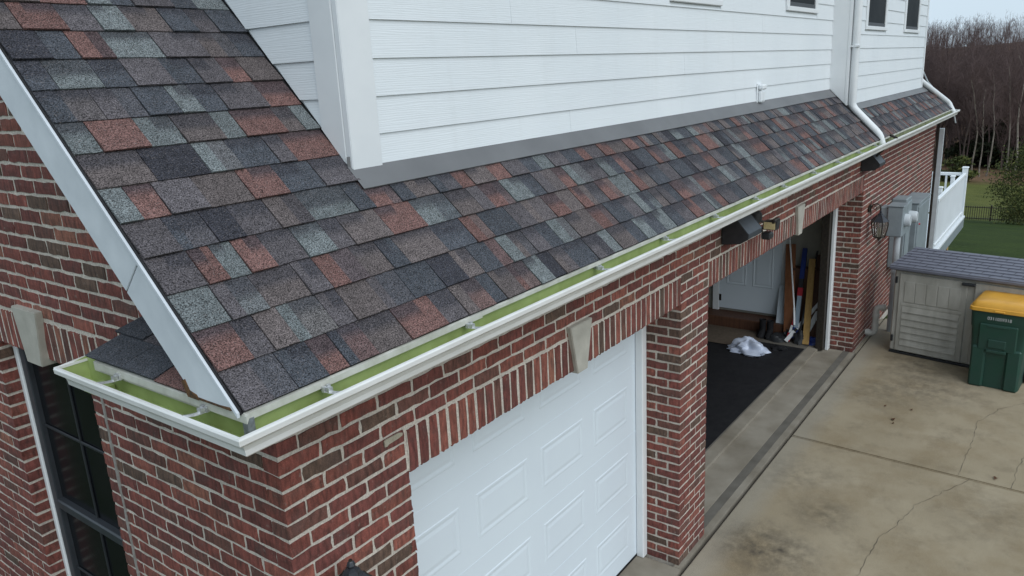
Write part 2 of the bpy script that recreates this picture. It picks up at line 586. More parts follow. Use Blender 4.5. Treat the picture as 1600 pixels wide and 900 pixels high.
def slab(poly, z=0.0, mat='concrete', name='slab', parent=drive, th=0.10, bev=None):
    bev = bev or (0.012 if parent == drive else 0.003)
    mb = MB()
    mb.prism(poly, 'z', z - th, z)
    o = mb.build(name, M[mat], parent)
    bm = bmesh.new(); bm.from_mesh(o.data)
    bmesh.ops.bevel(bm, geom=[e for e in bm.edges if abs(e.verts[0].co.z - z) < 1e-5 and abs(e.verts[1].co.z - z) < 1e-5], offset=bev, segments=2, affect='EDGES')
    bm.to_mesh(o.data); bm.free()
    return o


JX = lambda y: 6.10 + 0.045 * (y + 0.05)
slab([(-2.0, -4.2), (JX(-4.2) - 0.008, -4.2), (JX(-0.058) - 0.010, -0.058), (-2.0, -0.058)])
slab([(JX(-4.2) + 0.008, -4.2), (10.6, -4.2), (10.6, -0.058), (JX(-0.058) + 0.011, -0.058)])
slab([(-2.0, -8.4), (JX(-8.4) - 0.008, -8.4), (JX(-4.215) - 0.008, -4.215), (-2.0, -4.215)])
slab([(JX(-8.4) + 0.008, -8.4), (10.6, -8.4), (10.6, -4.215), (JX(-4.215) + 0.008, -4.215)])
slab([(8.93, -0.04), (10.6, -0.04), (10.6, -0.002), (8.93, -0.002)], z=-0.004)
mb = MB(); mb.box((-2.0, -8.4, -0.12), (10.6, -0.015, -0.055))
mb.build('joint_filler', M['grout_dark'], drive)
# narrow strip left clean by the garage, the apron and the kerb of the garage floor
apron = bpy.data.objects.new('garage_apron', None)
COL.objects.link(apron)
WL['garage_apron'] = Vector((0, 0, 0))
apron['kind'] = 'structure'
slab([(3.40, -0.028), (8.92, -0.028), (8.92, 0.035), (3.40, 0.035)], 0.004, 'concrete_pale', 'apron_edge', apron)
slab([(3.94, 0.035), (8.88, 0.035), (8.88, 0.115), (3.94, 0.115)], 0.0065, 'concrete_band', 'apron_band', apron)
slab([(3.94, 0.115), (8.88, 0.115), (8.88, 0.40), (3.94, 0.40)], 0.010, 'concrete_pale', 'apron_slab', apron)
slab([(0.64, -0.035), (3.395, -0.035), (3.395, 0.40), (0.64, 0.40)], 0.008, 'concrete_pale', 'apron_slab', apron)
slab([(3.96, 0.3985), (8.90, 0.3985), (8.90, 0.53), (3.96, 0.53)], 0.044, 'concrete_pale', 'threshold_kerb', apron)

# cracks: ragged narrow grooves filled with dirt
def crack(pts, w0, name='crack'):
    mb = MB()
    L, Rr = [], []
    fine = []
    for (a, b) in zip(pts, pts[1:]):
        n = max(2, int(math.hypot(b[0] - a[0], b[1] - a[1]) / 0.045))
        for i in range(n):
            k = i / n
            fine.append((a[0] + (b[0] - a[0]) * k, a[1] + (b[1] - a[1]) * k))
    fine.append(pts[-1])
    for i, (x, y) in enumerate(fine):
        x += rnd.gauss(0, 0.006); y += rnd.gauss(0, 0.006)
        w = w0 * rnd.uniform(0.35, 1.5)
        dx, dy = fine[min(i + 1, len(fine) - 1)][0] - fine[max(i - 1, 0)][0], fine[min(i + 1, len(fine) - 1)][1] - fine[max(i - 1, 0)][1]
        l = math.hypot(dx, dy) or 1
        L.append((x - dy / l * w, y + dx / l * w, 0.0025)); Rr.append((x + dy / l * w, y - dx / l * w, 0.0025))
    mb.grid([L, Rr])
    return mb.build(name, M['grout_dark'], drive)


crack([(3.2, -1.10), (4.04, -1.18), (4.65, -1.21), (4.89, -1.29), (5.30, -1.36), (5.68, -1.53), (6.02, -1.69)], 0.0014)
crack([(6.07, -1.60), (6.46, -1.60), (6.86, -1.62), (7.36, -1.60), (7.82, -1.76), (8.14, -1.97), (8.6, -2.3)], 0.0013)
crack([(6.04, -2.02), (6.5, -2.03), (7.0, -2.10)], 0.0015)

# ------------------------------------------------------------------ HOUSE
house = empty('house', (0, 0, 0), 'house with red brick garage, steep shingled roof and white lap siding above', 'house')
YE, ZE = -0.245, 2.84
RK = ZE - YE                       # roof plane: z = y + RK
X_RAKE, X_WALL, Y_WALL, X_BUMP, Y_BUMP, X_FAR = -0.255, 0.80, 0.34, 8.30, 0.145, 13.20
X_END = 14.2
H, BL, BH, BD, J = 0.0677, 0.1870, 0.0522, 0.092, 0.0167
O1, O2 = (0.64, 3.435), (3.935, 8.885)
Z_OP = 2.15

TONES = [((0.180, 0.053, 0.040), 8), ((0.146, 0.045, 0.037), 7), ((0.208, 0.068, 0.049), 4), ((0.122, 0.052, 0.040), 3), ((0.105, 0.064, 0.046), 2), ((0.215, 0.086, 0.057), 1)]
POOL = [c_ for c_, w_ in TONES for _ in range(w_)]
bricks = []            # (wall_key, verts, faces, colour, score)


def brick_geo(u0, u1, z0, z1, d0, d1, place, nx=4, nz=2, jit=0.0018):
    """brick with its face at depth d0 (outer) and back at d1; place(u, d, z) -> world"""
    vs, fs = [], []
    off = max(-0.0015, min(0.0012, rnd.gauss(0, 0.0007)))
    for j in range(nz + 1):
        for i in range(nx + 1):
            u = u0 + (u1 - u0) * i / nx
            z = z0 + (z1 - z0) * j / nz
            edge = i in (0, nx) or j in (0, nz)
            ju, jz = rnd.gauss(0, jit), rnd.gauss(0, jit)
            dd = d0 + off + (0.0018 if edge else 0) + rnd.gauss(0, 0.0005)
            vs.append(place(u + ju, dd, z + jz))
    k = len(vs)
    per = [(i, 0) for i in range(nx)] + [(nx, j) for j in range(nz)] + [(i, nz) for i in range(nx, 0, -1)] + [(0, j) for j in range(nz, 0, -1)]
    for (i, j) in per:
        vs.append(place(u0 + (u1 - u0) * i / nx, d1, z0 + (z1 - z0) * j / nz))
    for j in range(nz):
        for i in range(nx):
            a = j * (nx + 1) + i
            fs.append((a, a + 1, a + nx + 2, a + nx + 1))
    n = len(per)
    for q in range(n):
        i, j = per[q]; i2, j2 = per[(q + 1) % n]
        fs.append((j * (nx + 1) + i, k + q, k + (q + 1) % n, j2 * (nx + 1) + i2))
    return vs, fs


PF = lambda u, d, z: (u, d, z)            # front wall: u = x, outward = -y
PG = lambda u, d, z: (d, u, z)            # gable wall: u = y, outward = -x


def hidden(px, py):
    if px < 0 or py < 0 or px > 1600 or py > 900:
        return True
    return False


def add_brick(key, u0, u1, z0, z1, place, d0=0.0, d1=BD, ok=True):
    if u1 - u0 < 0.02 or z1 - z0 < 0.012:
        return
    c0 = place((u0 + u1) / 2, d0, (z0 + z1) / 2)
    q = to_px(c0)
    vis = ok and q is not None and not hidden(*q)
    near = q is not None and -300 < q[0] < 1900 and -300 < q[1] < 1200 and (Vector(c0) - CAM).length < 12
    vs, fs = brick_geo(u0, u1, z0, z1, d0, d1, place, 4 if near else 2, 2 if near else 1, 0.0021 if near else 0.0008)
    sc_ = 0
    if vis:
        cs = [to_px(place(u, d0, z)) for u, z in ((u0, z0), (u1, z0), (u1, z1), (u0, z1))]
        if all(cs):
            sc_ = abs(sum(cs[i][0] * cs[(i + 1) % 4][1] - cs[(i + 1) % 4][0] * cs[i][1] for i in range(4))) / 2
            x_, y_ = q
            if key == 'gable':
                if y_ < 600 and y_ < 142 + x_ * 1.60:
                    sc_ = 0                                   # behind the rake
                if 85 < x_ < 380 and 573 - 0.31 * (x_ - 78) < y_ < 603 + (x_ - 90) * 0.414:
                    sc_ = 0                                   # behind the gutter return
            if key == 'front' and c0[2] > 2.60:
                sc_ *= 0.2
    k = rnd.random()
    cc = rnd.choice(POOL)
    g_ = rnd.uniform(0.85, 1.18)
    bricks.append((key, vs, fs, tuple(x * g_ for x in cc), sc_))


def course(key, z0, z1, spans, start_off, place, ok=True, d0=0.0):
    """running bond: spans list of (a, b); start_off shifts the bond"""
    P_ = BL + J
    for (a, b) in spans:
        k = math.floor((a - start_off) / P_)
        while True:
            u0 = start_off + k * P_
            if u0 > b - 0.01:
                break
            if a - u0 > BL - 0.035:
                k += 1; continue
            u1 = u0 + BL
            if 0 < b - u1 < 0.05:
                u1 = b
            add_brick(key, max(u0, a), min(u1, b), z0, z1, place, d0, ok=ok)
            k += 1


# ---- front wall
nC = 40
for i in range(nC):
    z0 = i * H + 0.005
    z1 = z0 + BH
    if z1 > 2.74:
        break
    odd = i % 2
    # corner bricks alternate between the two walls
    a0 = 0.0 if not odd else 0.102
    off = 0.0 if not odd else 0.102
    if z0 < Z_OP - 0.02:
        spans = [(a0, O1[0] - 0.001), (X_END - 5.30, X_END)]
        course('front', z0, z1, [spans[0]], off, PF)
        # pier: facade bricks start at the reveal bond
        pa = O1[1] if not odd else O1[1] + 0.102
        course('front', z0, z1, [(pa, O2[0] - 0.0)], pa, PF)
        ra = O2[1] if not odd else O2[1] + 0.102
        course('front', z0, z1, [(ra, X_END)], ra, PF)
    elif z0 < 2.352 - 0.03:
        course('front', z0, z1, [(a0, O1[0] - 0.012)], off, PF)
        pa = O1[1] + 0.008
        course('front', z0, z1, [(pa, O2[0] - 0.012)], pa - (0 if not odd else 0.102), PF)
        course('front', z0, z1, [(O2[1] + 0.005, X_END)], O2[1] - (0 if not odd else 0.102), PF)
    else:
        course('front', z0 - 0.004, z1 - 0.004, [(a0, X_END)], off, PF)
for (a, b) in (O1, O2):             # soldier courses over the two openings
    n = int(round((b - a) / H))
    w = (b - a) / n
    for k in range(n):
        add_brick('front', a + k * w + 0.0083, a + (k + 1) * w - 0.0083, Z_OP + 0.002, Z_OP + 0.198, PF, -0.001, BD)
# ---- reveals of the two openings (1.5 bricks deep)
for i in range(32):
    z0 = i * H + 0.005
    z1 = z0 + BH
    if z1 > Z_OP + 0.02:
        break
    odd = i % 2
    for xr, sgn, vis in ((O1[1], 1, True), (O2[1], 1, True), (O1[0], -1, False), (O2[0], -1, False)):
        pl = (lambda xr, sgn: (lambda u, d, z: (xr + sgn * d, u, z)))(xr, sgn)
        if not odd:
            add_brick('front', BD + J, BD + J + BL, z0, z1, pl, 0, 0.09, vis)
        else:
            if sgn > 0:
                add_brick('front', 0.0, BL, z0, z1, pl, 0, 0.092, vis)
            add_brick('front', BL + J, BL + J + BD, z0, z1, pl, 0, 0.09, vis)
# ---- gable wall
WY0, WY1, WZ0, WZ1 = 1.385, 2.415, 0.62, 2.56
SY0, SY1 = 1.235, 2.56
for i in range(100):
    z0 = i * H + 0.005
    z1 = z0 + BH
    if z0 > 6.55:
        break
    odd = i % 2
    a0 = 0.0 if odd else 0.102
    off = a0
    ymin = max(a0, z1 - RK + 0.03)
    ymax = min(7.0, 7.0 - (z1 - RK) + 0.0 - 0.03) if z1 > RK else 7.0
    if ymin > ymax:
        break
    if z1 < WZ0 or z0 > WZ1 + 0.21:
        course('gable', z0, z1, [(ymin, ymax)], off, PG)
    elif z0 < WZ1 - 0.01:
        course('gable', z0, z1, [(ymin, WY0 - 0.115)], off, PG)
        add_brick('gable', WY0 - 0.095, WY0 - 0.002, z0, z1, PG)
        course('gable', z0, z1, [(WY1, ymax)], WY1 - (0 if odd else 0.102), PG)
    else:
        course('gable', z0, z1, [(ymin, SY0 - 0.012)], off, PG)
        course('gable', z0, z1, [(SY1 + 0.012, ymax)], off, PG)
n = int(round((SY1 - SY0) / H))
for k in range(n):
    w = (SY1 - SY0) / n
    add_brick('gable', SY0 + k * w + 0.008, SY0 + (k + 1) * w - 0.008, WZ1 + 0.004, WZ1 + 0.196, PG, -0.001)

# ---- mortar bodies of the two walls
mb = MB()
MD = 0.0055
mb.box((MD, MD, -0.1), (O1[0] - 0.004, 0.30, Z_OP + 0.0035))
mb.box((O1[1] + MD, MD, -0.1), (O2[0] - MD, 0.30, Z_OP + 0.0035))
mb.box((O2[1] + MD, MD, -0.8), (X_END - MD, 0.30, Z_OP + 0.0035))
mb.box((MD, MD + 0.0005, Z_OP + 0.004), (X_END - MD, 0.30, 2.76))
for (a, b) in (O1, O2):            # fuller joints between the soldiers
    mb.box((a + 0.004, MD - 0.0025, Z_OP + 0.006), (b - 0.004, MD + 0.01, Z_OP + 0.194))
front_wall = mb.build('front_wall', M['mortar'], house)
mb = MB()
gy = [(0.3005, -0.1), (7.0, -0.1), (7.0, RK - 0.02), (3.5, RK + 3.5 - 0.02), (0.3005, 0.3005 + RK - 0.02)]
# the window is left open: strips round it
def gprism(poly, x0=MD, x1=0.30):
    mb.prism(poly, 'x', x0, x1)
gprism([(0.3005, -0.1), (WY0 - 0.004, -0.1), (WY0 - 0.004, WY0 + RK - 0.03), (0.3005, 0.3005 + RK - 0.03)])
gprism([(WY0 - 0.004, -0.1), (WY1 + 0.004, -0.1), (WY1 + 0.004, WZ0), (WY0 - 0.004, WZ0)])
gprism([(WY0 - 0.004, WZ1 + 0.004), (WY1 + 0.004, WZ1 + 0.004), (WY1 + 0.004, WY1 + RK - 0.03), (WY0 - 0.004, WY0 + RK - 0.03)])
gprism([(WY1 + 0.004, -0.1), (7.0, -0.1), (7.0, RK - 0.03), (3.5, RK + 3.5 - 0.03), (WY1 + 0.004, WY1 + RK - 0.03)])
gprism([(MD + 0.001, 2.70), (0.3005, 2.70), (0.3005, 0.3005 + RK - 0.04), (MD + 0.001, RK - 0.04)], MD + 0.0007, 0.2995)
mb.box((MD - 0.003, SY0 + 0.004, WZ1 + 0.008), (MD + 0.01, SY1 - 0.004, WZ1 + 0.192))
gable_wall = mb.build('gable_wall', M['mortar'], house)
# caulked movement joint beside the window
mb = MB()
mb.tube([(0.004, WY0 - 0.106, z) for z in np.linspace(0.0, 2.55, 40)], [0.009 + rnd.uniform(-0.0015, 0.002) for _ in range(40)], 6)
mb.build('caulk_joint', simple('caulk', (0.30, 0.29, 0.27), 0.8, (0.2, 0.19, 0.175), 30.0, 0.4, 80), gable_wall)
# rest of the shell (far end, back)
mb = MB()
mb.box((X_END - 0.30, 0.3005, -1.0), (X_END - MD, 7.0, 2.76))
mb.box((0.3005, 6.8, -1.0), (X_END - 0.3005, 7.0, 2.76))
mb.build('back_wall', M['mortar'], house)

bricks_sorted = sorted(range(len(bricks)), key=lambda i: -bricks[i][4])
picked = set(i for i in bricks_sorted[:300] if bricks[i][4] > 0)
restb = MB()
for i, (key, vs, fs, cc, s_) in enumerate(bricks):
    if i in picked:
        mb = MB(); mb.add(vs, fs, cc)
        mb.build('brick', M['brick'], front_wall if key == 'front' else gable_wall, center=True)
    else:
        restb.add(vs, fs, cc)
o = restb.build('brickwork', M['brick'], house)
o['kind'] = 'stuff'

# ---- keystones
def keystone(cu, zt, zb, wt, wb, d, place, parent):
    mb = MB()
    f = [(cu - wt / 2, zt), (cu + wt / 2, zt), (cu + wb / 2, zb), (cu - wb / 2, zb)]
    vs = [place(u, -d, z) for u, z in f] + [place(u, 0.05, z) for u, z in f]
    mb.add(vs, [(0, 1, 2, 3), (7, 6, 5, 4), (0, 4, 5, 1), (1, 5, 6, 2), (2, 6, 7, 3), (3, 7, 4, 0)])
    o = mb.build('keystone', M['stone'], parent)
    bm = bmesh.new(); bm.from_mesh(o.data)
    bmesh.ops.bevel(bm, geom=list(bm.edges), offset=0.004, segments=2, affect='EDGES')
    bm.to_mesh(o.data); bm.free()


keystone(2.045, 2.425, 2.135, 0.235, 0.105, 0.026, PF, front_wall)
keystone(6.16, 2.425, 2.135, 0.235, 0.115, 0.026, PF, front_wall)
keystone(1.855, 2.815, 2.53, 0.27, 0.16, 0.032, PG, gable_wall)

# ---- gable window
win = part_box('window', M['window_frame'], house, (0.135, WY0 + 0.004, WZ0 + 0.004), (0.165, WY1 - 0.004, WZ1 - 0.004))
ZM = 1.555
fx0, fx1 = 0.085, 0.134
part_box('brickmould', M['white_trim'], win, (0.078, WY1 - 0.040, WZ0), (0.132, WY1 - 0.002, WZ1), 0.006)
part_box('brickmould', M['white_trim'], win, (0.078, WY0 + 0.002, WZ0), (0.132, WY0 + 0.028, WZ1), 0.006)
part_box('stile', M['window_frame'], win, (fx0 + 0.004, WY1 - 0.105, WZ0 + 0.03), (0.134, WY1 - 0.0405, WZ1 - 0.004))
part_box('stile', M['window_frame'], win, (fx0 + 0.004, WY0 + 0.0285, WZ0 + 0.03), (0.134, WY0 + 0.075, WZ1 - 0.004))
part_box('top_rail', M['window_frame'], win, (fx0 + 0.006, WY0 + 0.0755, WZ1 - 0.07), (0.134, WY1 - 0.1055, WZ1 - 0.005))
part_box('meeting_rail', M['window_frame'], win, (fx0 - 0.004, WY0 + 0.0755, ZM - 0.028), (0.134, WY1 - 0.1055, ZM + 0.028), 0.008)
part_box('bottom_rail', M['window_frame'], win, (fx0 + 0.006, WY0 + 0.0755, WZ0 + 0.03), (0.134, WY1 - 0.1055, WZ0 + 0.09))
part_box('sill', M['stone'], win, (-0.03, WY0 - 0.0, WZ0 - 0.06), (0.134, WY1, WZ0 + 0.028), 0.006)
cy = (WY0 + WY1) / 2 - 0.01
for (za, zb) in ((ZM + 0.03, WZ1 - 0.072), (WZ0 + 0.092, ZM - 0.03)):
    pn = MB(); pn.box((0.118, WY0 + 0.076, za), (0.124, WY1 - 0.106, zb))
    pn.build('pane', M['glass_dark'], win)
    part_box('muntin', M['muntin'], win, (0.108, cy - 0.009, za), (0.117, cy + 0.009, zb), 0.003)
    zc = (za + zb) / 2
    part_box('muntin', M['muntin'], win, (0.1075, WY0 + 0.076, zc - 0.009), (0.1165, WY1 - 0.106, zc + 0.009), 0.003)

# ------------------------------------------------------------------ roof
S2 = math.sqrt(0.5)


def roof_pt(x, s, t):
    return (x, YE + s * S2 - t * S2, ZE + s * S2 + t * S2)


mb = MB()          # roof deck below the shingles
TD = -0.004
def deck(x0, x1, s0, s1):
    mb.add([roof_pt(x0, s0, TD), roof_pt(x1, s0, TD), roof_pt(x1, s1, TD), roof_pt(x0, s1, TD),
            roof_pt(x0, s0, TD - 0.02), roof_pt(x1, s0, TD - 0.02), roof_pt(x1, s1, TD - 0.02), roof_pt(x0, s1, TD - 0.02)],
           [(0, 1, 2, 3), (7, 6, 5, 4), (0, 4, 5, 1), (1, 5, 6, 2), (2, 6, 7, 3), (3, 7, 4, 0)])
S_WALL = (Y_WALL - YE) / S2
S_BUMP = (Y_BUMP - YE) / S2
S_RIDGE = (3.5 - YE) / S2
deck(X_RAKE + 0.004, X_WALL + 0.02, 0.004, S_RIDGE)
deck(X_WALL + 0.0205, X_BUMP - 0.0, 0.004, S_WALL + 0.05)
deck(X_BUMP + 0.0005, X_END - 0.15, 0.004, S_BUMP + 0.05)
roof = mb.build('roof', M['roof_black'], house)

SLATE, PURP, PALE, RED, BRN, DARK = (0.057, 0.062, 0.073), (0.088, 0.079, 0.085), (0.128, 0.142, 0.145), (0.138, 0.076, 0.068), (0.107, 0.089, 0.087), (0.034, 0.034, 0.042)
SPOOL = [SLATE] * 7 + [PURP] * 7 + [PALE] * 5 + [RED] * 5 + [BRN] * 6 + [DARK] * 2
EXP = 0.152
shingles = []
LAST = [None]


def shingle(x0, x1, s0, s1, mode, pt=roof_pt, tooth=True, tail=0.03, colour=None, score=True, t_butt=0.0105):
    """one laminated tab: butt edge at s0, running up to s1 + tail under the next course"""
    c = rnd.choice(SPOOL)
    while c == LAST[0]:
        c = rnd.choice(SPOOL)
    LAST[0] = c
    c = colour or c
    g_ = rnd.uniform(0.86, 1.16)
    c = tuple(v * g_ for v in c)
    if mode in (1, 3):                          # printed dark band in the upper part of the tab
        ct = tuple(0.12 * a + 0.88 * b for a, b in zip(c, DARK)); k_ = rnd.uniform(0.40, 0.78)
    elif mode == 2:                             # one side blends into another colour
        ct = c; k_ = 0.6
    else:
        ct = c; k_ = 0.6
    c2 = c
    if (mode == 2 or rnd.random() < 0.25) and x1 - x0 > 0.10:
        o_ = rnd.choice(SPOOL); c2 = tuple(0.35 * a + 0.65 * b for a, b in zip(c, o_))
    tb = t_butt + (0.0065 if tooth else 0.0)
    L = s1 + tail - s0
    rows = [0.0, k_ * 0.80 * (s1 - s0) / L, min(0.97, (k_ + 0.14) * (s1 - s0) / L), 1.0]
    vs, cs, fs = [], [], []
    nx = 3
    split = rnd.uniform(0.30, 0.70)
    KX = (0.0, split - 0.02, split + 0.02, 1.0) if (1 > 0) else None
    slope = rnd.uniform(-0.0008, 0.0008)
    for j, r in enumerate(rows):
        for i in range(nx + 1):
            k = KX[i]
            s = s0 + L * r + (rnd.gauss(0, 0.0009) if j == 0 else 0)
            t = tb * (1 - r) + 0.0025 * r + slope * k
            xj = rnd.gauss(0, 0.0006) if i in (0, nx) else 0
            vs.append(pt(x0 + (x1 - x0) * k + xj, s, t))
            base = c if i < 2 else c2
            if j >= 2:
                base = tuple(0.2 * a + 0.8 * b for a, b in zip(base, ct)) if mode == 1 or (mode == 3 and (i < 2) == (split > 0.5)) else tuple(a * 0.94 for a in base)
            cs.append(base)
    n = nx + 1
    for j in range(3):
        for i in range(nx):
            fs.append((j * n + i, j * n + i + 1, (j + 1) * n + i + 1, (j + 1) * n + i))
    k0 = len(vs)
    dk = tuple(v * 0.55 for v in c)
    for i in range(n):                          # butt edge
        p0 = pt(x0 + (x1 - x0) * KX[i], s0 + 0.0005, max(0.0, tb - 0.0095)); vs.append(p0); cs.append(dk)
    for i in range(nx):
        fs.append((k0 + i, k0 + i + 1, i + 1, i))
    kl = len(vs)
    vs += [pt(x0, s0 + L, -0.001), pt(x1, s0 + L, -0.001)]; cs += [dk, dk]
    fs += [(k0, 0, n, 2 * n, 3 * n, kl), (k0 + nx, kl + 1, 3 * n + nx, 2 * n + nx, n + nx, nx)]
    ctr = pt((x0 + x1) / 2, (s0 + s1) / 2, 0.01)
    q = [to_px(pt(x, s, 0.01)) for x, s in ((x0, s0), (x1, s0), (x1, s1), (x0, s1))]
    sc_ = 0
    qc = to_px(ctr)
    if score and all(q) and qc and 0 < qc[0] < 1600 and 0 < qc[1] < 900:
        sc_ = abs(sum(q[i][0] * q[(i + 1) % 4][1] - q[(i + 1) % 4][0] * q[i][1] for i in range(4))) / 2
    shingles.append((vs, fs, cs, sc_))


def shingle_course(x0, x1, s0, s1, pt=roof_pt, tooth0=True):
    x = x0
    tooth = tooth0
    while x < x1 - 0.01:
        w = rnd.choice([0.09, 0.105, 0.12, 0.135, 0.15, 0.17, 0.19, 0.22])
        w *= rnd.uniform(0.9, 1.1)
        xe = min(x1, x + w)
        if x1 - xe < 0.06:
            xe = x1
        md = rnd.choices([0, 1, 2, 3], [0.24, 0.20, 0.20, 0.36])[0] if tooth else rnd.choices([0, 1, 2, 3], [0.06, 0.56, 0.10, 0.28])[0]
        shingle(x + 0.0015, xe - 0.0015, s0 + (0.0 if tooth else rnd.uniform(0.0, 0.005)), s1, md, pt, tooth)
        x = xe
        tooth = not tooth if rnd.random() < 0.85 else tooth


k = 0
while True:
    s0 = 0.004 + k * EXP
    s1 = s0 + EXP
    if s0 > S_RIDGE:
        break
    xr = X_WALL + 0.0 if s1 > 0.78 else None
    jitter = rnd.uniform(-0.002, 0.002)
    if s0 < 0.70:
        x_lim = X_BUMP - 0.01
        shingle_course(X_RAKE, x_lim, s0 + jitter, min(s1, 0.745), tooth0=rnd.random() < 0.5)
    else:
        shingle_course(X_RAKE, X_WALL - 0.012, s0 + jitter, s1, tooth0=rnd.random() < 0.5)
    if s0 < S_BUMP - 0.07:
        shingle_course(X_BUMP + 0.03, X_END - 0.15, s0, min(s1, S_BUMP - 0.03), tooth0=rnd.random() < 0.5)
    k += 1

# ---- small return roof across the foot of the gable
RA = math.atan2(0.09, 0.25)


def ret_pt(u, s, tt):        # u runs along y (reversed so that tabs read outwards), s up the slope towards the wall
    return (-0.252 + s * math.cos(RA) - tt * math.sin(RA), u, 2.842 + s * math.sin(RA) + tt * math.cos(RA))


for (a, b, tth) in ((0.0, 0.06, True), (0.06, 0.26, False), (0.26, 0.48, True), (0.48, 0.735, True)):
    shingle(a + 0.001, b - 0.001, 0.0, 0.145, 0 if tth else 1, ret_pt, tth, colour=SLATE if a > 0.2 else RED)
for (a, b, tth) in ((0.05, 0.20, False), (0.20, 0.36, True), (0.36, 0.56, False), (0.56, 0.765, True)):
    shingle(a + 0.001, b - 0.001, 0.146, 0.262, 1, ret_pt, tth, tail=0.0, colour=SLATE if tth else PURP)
order = sorted(range(len(shingles)), key=lambda i: -shingles[i][3])
pick = set(i for i in order[:300] if shingles[i][3] > 0)
rests = MB()
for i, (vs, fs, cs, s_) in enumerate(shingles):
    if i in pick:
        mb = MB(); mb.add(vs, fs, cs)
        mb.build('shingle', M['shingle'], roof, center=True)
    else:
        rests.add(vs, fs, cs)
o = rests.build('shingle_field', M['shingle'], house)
o['kind'] = 'stuff'
mb = MB()        # body of the return roof
mb.prism([(-0.248, 2.80), (-0.248, 2.834), (0.0, 2.924), (0.0, 2.80)], 'y', 0.02, 0.70)
mb.build('return_body', M['drip_white'], house)
# back slope of the garage roof
mb = MB()
mb.add([(X_RAKE, 3.5, RK + 3.49), (X_END - 0.15, 3.5, RK + 3.49), (X_END - 0.15, 7.25, RK - 0.26), (X_RAKE, 7.25, RK - 0.26)], [(0, 1, 2, 3)])
mb.build('rear_roof', M['roof_black'], house)

# ---- rake boards, drip edge
def rake(y0, y1, first, parent=house, x0=-0.266, x1=-0.257, lo=-0.236, hi=-0.018):
    mb = MB()
    if first:
        poly = [(2.852 - RK - hi, 2.852), (2.852 - RK - lo, 2.852), (y1 + 0.109, y1 + 0.109 + RK + lo), (y1, y1 + RK + hi)]
    else:
        poly = [(y0 + 0.109, y0 + 0.109 + RK + lo), (y1, y1 + RK + lo), (y1, y1 + RK + hi), (y0, y0 + RK + hi)]
    mb.prism(poly, 'x', x0, x1)
    o = mb.build('rake_board', M['rake_white'], parent)
    bm = bmesh.new(); bm.from_mesh(o.data)
    bmesh.ops.bevel(bm, geom=list(bm.edges), offset=0.0025, segments=1, affect='EDGES')
    bm.to_mesh(o.data); bm.free()


rake(None, 0.200, True)
rake(0.203, 3.5, False)
mb = MB()
mb.prism([(-0.235, -0.235 + RK - 0.017), (3.5, 3.5 + RK - 0.017), (3.5, 3.5 + RK - 0.002), (-0.235, -0.235 + RK - 0.002)], 'x', -0.272, -0.2625)
mb.build('rake_drip_edge', M['rake_white'], house)
mb = MB()
mb.prism([(-0.235, -0.235 + RK - 0.012), (3.5, 3.5 + RK - 0.012), (3.5, 3.5 + RK + 0.003), (-0.235, -0.235 + RK + 0.003)], 'x', -0.2615, -0.2555)
mb.build('rake_underlay', M['roof_black'], house)
mb = MB()        # soffit behind the rake
mb.prism([(0.05, 0.05 + RK - 0.20), (3.5, 3.5 + RK - 0.20), (3.5, 3.5 + RK - 0.19), (0.05, 0.05 + RK - 0.19)], 'x', -0.256, -0.002)
mb.build('rake_soffit', M['white_trim'], house)
# rotten end of the rake board
mb = MB()
mb.prism([(-0.03, 2.846), (0.03, 2.846), (0.055, 2.895), (0.035, 2.905), (0.018, 2.87), (-0.02, 2.862)], 'x', -0.270, -0.262)
mb.prism([(-0.20, 2.848), (-0.02, 2.848), (-0.03, 2.8555), (-0.12, 2.853), (-0.20, 2.858)], 'x', -0.2685, -0.262)
mb.build('rotten_wood', M['rust'], house)

# ---- gutters
GB = 0.225
PROF_OUT = [(0.0, 2.834), (0.0, 2.735), (0.074, 2.735), (0.082, 2.742), (0.085, 2.762), (0.095, 2.781), (0.112, 2.792), (0.122, 2.800), (0.1235, 2.817), (0.120, 2.823), (0.110, 2.8235), (0.1075, 2.814)]
PROF_IN = [(0.0025, 2.833), (0.0025, 2.7385), (0.072, 2.7385), (0.079, 2.745), (0.082, 2.764), (0.092, 2.784), (0.108, 2.796), (0.1165, 2.803), (0.1175, 2.812)]
Y_RET = 0.80
X_G1, X_G2 = 8.34, 14.12


def gutter_rows(prof, x_end):
    rows = [[(-GB - u, Y_RET, z) for u, z in prof], [(-GB - u, 0.3, z) for u, z in prof], [(-GB - u, -GB - u, z) for u, z in prof]]
    xx = 0.8
    while xx < x_end - 0.4:
        dz = 0.002 * math.sin(xx * 1.7) + 0.0008 * math.sin(xx * 6.1)
        rows.append([(xx, -GB - u + 0.0015 * math.sin(xx * 2.3), z + dz) for u, z in prof]); xx += 0.8
    rows.append([(x_end, -GB - u, z) for u, z in prof])
    return rows


